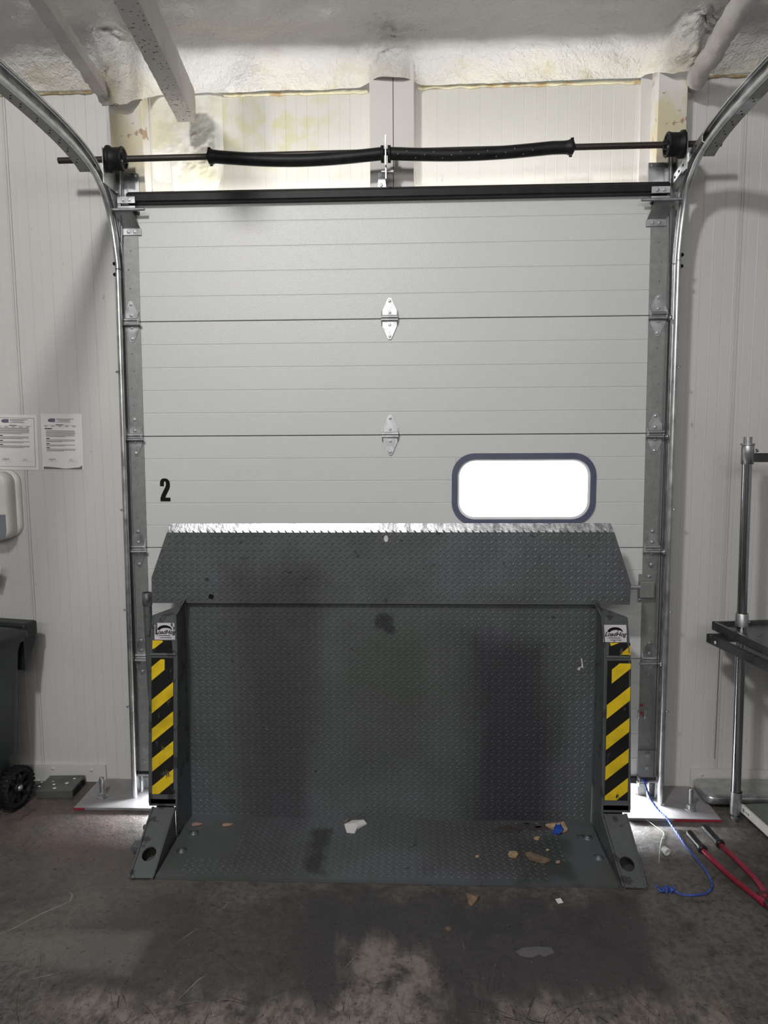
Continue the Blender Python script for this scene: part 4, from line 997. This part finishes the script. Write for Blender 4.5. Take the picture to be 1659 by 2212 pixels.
# floor scale
sc = thing('floor_scale', (1.65, .02, 0), 'low stainless platform with rounded corners on floor behind right rack', 'platform scale')
m = ring_loft([rr3(1.42, 2.1, -.055, .105, .018, .02), rr3(1.405, 2.12, -.065, .110, .024, .03), rr3(1.405, 2.12, -.065, .110, .052, .03), rr3(1.412, 2.11, -.060, .108, .058, .03), rr3(1.43, 2.09, -.045, .100, .060, .03)])
m.build('platform', M_galv, sc)
m = MB()
for x, y in ((1.47, -.03), (1.47, .07), (2.0, -.03), (2.0, .07)): m.lathe([(0, .012), (.018, .010)], (x, y, .001), (0, 0, 1), 14)
m.build('foot', M_rubber, sc)
# bolt cutters
bc = thing('bolt_cutters', (1.31, -.6, 0), 'red long-handled bolt cutters with black grips lying on floor', 'bolt cutters')
for (g0, g1, hnd) in (((1.236, -.300), (1.247, -.425), [(1.247, -.425), (1.262, -.50), (1.285, -.60), (1.315, -.69), (1.335, -.745)]),
                      ((1.318, -.250), (1.333, -.385), [(1.333, -.385), (1.348, -.46), (1.362, -.55), (1.367, -.63), (1.360, -.71)])):
    a, b = Vector((*g0, .024)), Vector((*g1, .022)); m = MB()
    P = [a+(b-a)*t for t in (0, .04, .1, .3, .5, .7, .86, .9, .97, 1)]; m.tube(P, [.009, .0145, .016, .0150, .0145, .0150, .0155, .0185, .0185, .015], 16); m.build('grip', M_grip, bc)
    P = smooth_path([(x, y, .020) for x, y in hnd], 5); m = MB(); m.tube(P, [.0105]*(len(P)-4)+[.011, .012, .013, .013], 14); m.build('handle', M_red, bc)
m = MB(); m.bbox(1.330, 1.375, -.80, -.69, .010, .034, .005); m.bbox(1.345, 1.366, -.93, -.78, .012, .030, .005); m.bbox(1.370, 1.388, -.92, -.78, .012, .030, .005)
m.build('jaws', M_redworn, bc)
for p in ((1.345, -.72), (1.362, -.74), (1.352, -.775)):
    m = MB(); m.lathe([(0, .009), (.005, .009), (.007, .005), (.007, 0)], (p[0], p[1], .034), (0, 0, 1), 12); m.build('pivot_bolt', M_redworn, bc)
# blue rope
m = MB(); P = smooth_path([(1.128, -.052, .125), (1.135, -.060, .10), (1.150, -.085, .055), (1.172, -.13, .025), (1.188, -.175, .019), (1.196, -.22, .008), (1.199, -.30, .006), (1.199, -.364, .006), (1.208, -.45, .006), (1.213, -.53, .006), (1.206, -.610, .006), (1.180, -.655, .006), (1.140, -.679, .006), (1.08, -.684, .006), (1.047, -.662, .007)], 9)
for st in range(3):
    Q = []; 
    for i, p in enumerate(P):
        t = (P[min(i+1, len(P)-1)]-P[max(i-1, 0)]).normalized(); a = t.cross(Vector((0, 0, 1))); a = a.normalized() if a.length > .01 else Vector((1, 0, 0)); b = t.cross(a); ph = i*.75+st*2*PI/3
        Q.append(p+(a*math.cos(ph)+b*math.sin(ph))*.0022)
    m.tube(Q, .0026, 7)
rp = m.build('rope', M_rope); tag(rp, 'blue twisted rope hanging from the door corner and looped on the floor', 'rope')
m = MB(); P = []
for k in range(46): a = k*.75; P.append((1.047-.052*k/45+.006*math.sin(a*.7), -.660+.012*math.sin(a), .011+.007*math.cos(a*1.3)))
m.tube(P, .0042, 7); m.build('knot', M_rope, rp)
m = MB(); P = [(1.13+.012*math.sin(k*1.1), -.055+.008*math.cos(k*1.7), .125+.006*math.sin(k*2.1)) for k in range(22)]; m.tube(P, .003, 6); m.build('upper_knot', M_rope, rp)
m = MB(); m.tube(smooth_path([(1.105, -.175, .006), (1.125, -.215, .004), (1.145, -.27, .003), (1.12, -.32, .003), (1.085, -.40, .003), (1.055, -.48, .002)], 6), .0012, 5); o = m.build('thread', M_thread); tag(o, 'thin pale green thread lying on floor beside blue rope', 'thread')
m = MB(); P = [(1.095, -.43, .017), (1.100, -.412, .018)]; m.lathe([(0, .011), (0, .015), (.022, .015), (.022, 0)], (1.104, -.432, .0155), (-.3, .95, .0), 18); o = m.build('bottle_cap', M_white); tag(o, 'small white plastic cap on floor between rope and dock leveler', 'cap')

# ================================================================== LITTER
def scrap(name, pts, z, th_, mt, label, cat, group=None, bumpy=.002, wrap=None):
    m = MB(); random.seed(len(label)); cx = sum(p[0] for p in pts)/len(pts); cy = sum(p[1] for p in pts)/len(pts)
    top = [(x, y, z+th_+random.uniform(0, bumpy)) for x, y in pts]; n = len(pts)
    vs = [(x, y, z) for x, y in pts]+top+[(cx, cy, z+th_+bumpy*1.3)]
    fs = [tuple(range(n))]+[(i, (i+1) % n, n+(i+1) % n, n+i) for i in range(n)]+[(n+i, n+(i+1) % n, 2*n) for i in range(n)]
    m.add(vs, fs); o = m.build(name, mt); return tag(o, label, cat, group)
zb = .0165
scrap('paper_scrap', [(-.185, -.330), (-.200, -.275), (-.170, -.235), (-.150, -.240), (-.120, -.245), (-.105, -.262), (-.140, -.300), (-.150, -.335)], zb, .002, M_paper, 'torn white paper scrap on base plate in front of the deck', 'paper', bumpy=.010)
scrap('wood_chip', [(-.205, -.245), (-.195, -.225), (-.183, -.228), (-.188, -.25)], zb, .004, M_card, 'small brown chip touching the torn white paper', 'chip')
cs = scrap('cardboard_scrap', [(.655, -.255), (.70, -.235), (.735, -.245), (.74, -.29), (.72, -.305), (.69, -.29)], zb, .003, M_wood, 'crumpled tan scrap with a blue face at back right of base plate', 'scrap', bumpy=.016)
m = MB(); m.prism([(.680, -.30, .030), (.700, -.262, .036), (.715, -.265, .036), (.722, -.305, .030), (.700, -.322, .020), (.672, -.32, .020)], (0, 0, .003)); f = m.build('blue_face', M_blue, cs); f['label'] = 'bright blue face'
scrap('cardboard_piece', [(.535, -.455), (.555, -.45), (.62, -.49), (.63, -.505), (.60, -.525), (.545, -.50)], zb, .002, M_card, 'flat brown cardboard piece lying near right end of base plate', 'cardboard')
for i, (x, y, r, a, lab) in enumerate(((.488, -.470, .022, 1.3, 'longest pale wood chip, left of the brown cardboard piece'), (.602, -.352, .013, .9, 'stubby pale wood chip behind the brown cardboard piece'), (.63, -.435, .007, 0, 'tiny pale chip just right of the brown cardboard piece'), (.655, -.515, .009, .4, 'small pinkish chip in front of the brown cardboard piece'), (.345, -.488, .008, .3, 'small chip alone left of the longest wood chip'))):
    pts = [(x+r*math.cos(a+t)*(1.0)*(1 if k % 2 else .9)*1.0-0, y+r*.5*math.sin(t)*math.cos(a)+r*math.sin(a)*math.cos(t)) for k, t in enumerate([q*PI/4 for q in range(8)])]
    scrap('wood_chip', pts, zb, .005, M_wood if i != 3 else M_pink, lab, 'chip', None)
for x, lab in ((-.832, 'pinkish triangular chip at the far left of the base plate'), (-.700, 'pinkish ragged chip, second from left on base plate')):
    scrap('chip', [(x-.025, -.283), (x-.01, -.273), (x+.022, -.278), (x+.012, -.290), (x-.018, -.297)], zb, .003, M_pink, lab, 'chip')
m = MB()
for k in range(9):
    x = .46+.2*k/8; y = -.262+.02*math.sin(k*1.7)-.03*(1 if k < 3 else 0); a = .4*math.sin(k*2.3)
    m.box(-.026, .026, -.007, .007, 0, .006, mat_=Matrix.Translation((x, y, zb)) @ Matrix.Rotation(a, 4, 'Z'))
o = m.build('bark_debris', M_bark); tag(o, 'heap of dark splinters along foot of deck at right', 'debris'); o['kind'] = 'stuff'
scrap('card_scrap', [(.285, -.70), (.315, -.695), (.335, -.712), (.325, -.735), (.30, -.765), (.288, -.75)], .0005, .002, M_card, 'folded tan card scrap on floor just in front of base plate', 'cardboard', bumpy=.012)
scrap('paper_square', [(.606, -.715), (.626, -.709), (.631, -.733), (.611, -.739)], .0005, .0015, M_white, 'tiny clean white square on floor in front of base plate', 'paper', bumpy=.0005)
scrap('tape_scrap', [(.425, -.985), (.45, -.965), (.50, -.958), (.545, -.962), (.55, -.985), (.515, -1.005), (.50, -.995), (.475, -1.01), (.44, -1.005)], .0004, .0004, M_tapeclear, 'flat greyish tape scrap stuck to floor right of centre', 'tape', bumpy=.0004)
tag(scrap('pebble', [(.20, -.885), (.215, -.878), (.222, -.892), (.21, -.905)], .0005, .006, M_card, 'small brown pebble on floor left of the folded card', 'pebble'), 'small brown crumb on floor in front of base plate centre', 'crumb')
# chalky scratches in the floor
m = MB()
def scr(pts, w=.0022):
    P = [Vector((*p, .0006)) for p in pts]
    for i in range(len(P)-1):
        t = (P[i+1]-P[i]).normalized(); n = Vector((-t.y, t.x, 0))*w*random.uniform(.5, 1.2); a = 0 if i == 0 else 1; b = 0 if i == len(P)-2 else 1
        m.add([P[i]+n*a, P[i]-n*a, P[i+1]-n*b, P[i+1]+n*b], [(0, 1, 2, 3)])
scr([(-1.35, -1.0), (-1.28, -.93), (-1.22, -.85), (-1.17, -.80), (-1.15, -.775), (-1.16, -.74), (-1.185, -.72)], .003)
scr([(-.62, -1.24), (-.575, -1.14), (-.55, -1.11)], .0025); scr([(-.70, -.99), (-.66, -.93), (-.64, -.90)], .002); scr([(-.60, -.82), (-.58, -.79), (-.575, -.765), (-.60, -.765)], .0015)
scr([(-1.12, -1.16), (-1.04, -1.13), (-.99, -1.10)], .002); scr([(-1.4, -1.25), (-1.33, -1.22), (-1.30, -1.18)], .0015); scr([(-.14, -1.1), (-.10, -1.03), (-.05, -.98)], .0012)
scr([(.25, -.93), (.26, -.97), (.255, -.99)], .001)
random.seed(11)
for k in range(26):
    x = random.uniform(-1.5, 1.4); y = random.uniform(-1.7, -.8); a = random.uniform(.5, 1.3); L = random.uniform(.01, .05); scr([(x, y), (x+L*math.cos(a), y+L*math.sin(a))], .0009)
o = m.build('trim_4', M_scratch, None); struct(o)
# outdoor apron
struct(MB().box(-6, 6, .9, 12, -1.3, -1.2).build('ground_outside', mat('outside_concrete', (.55, .55, .54), .8)))
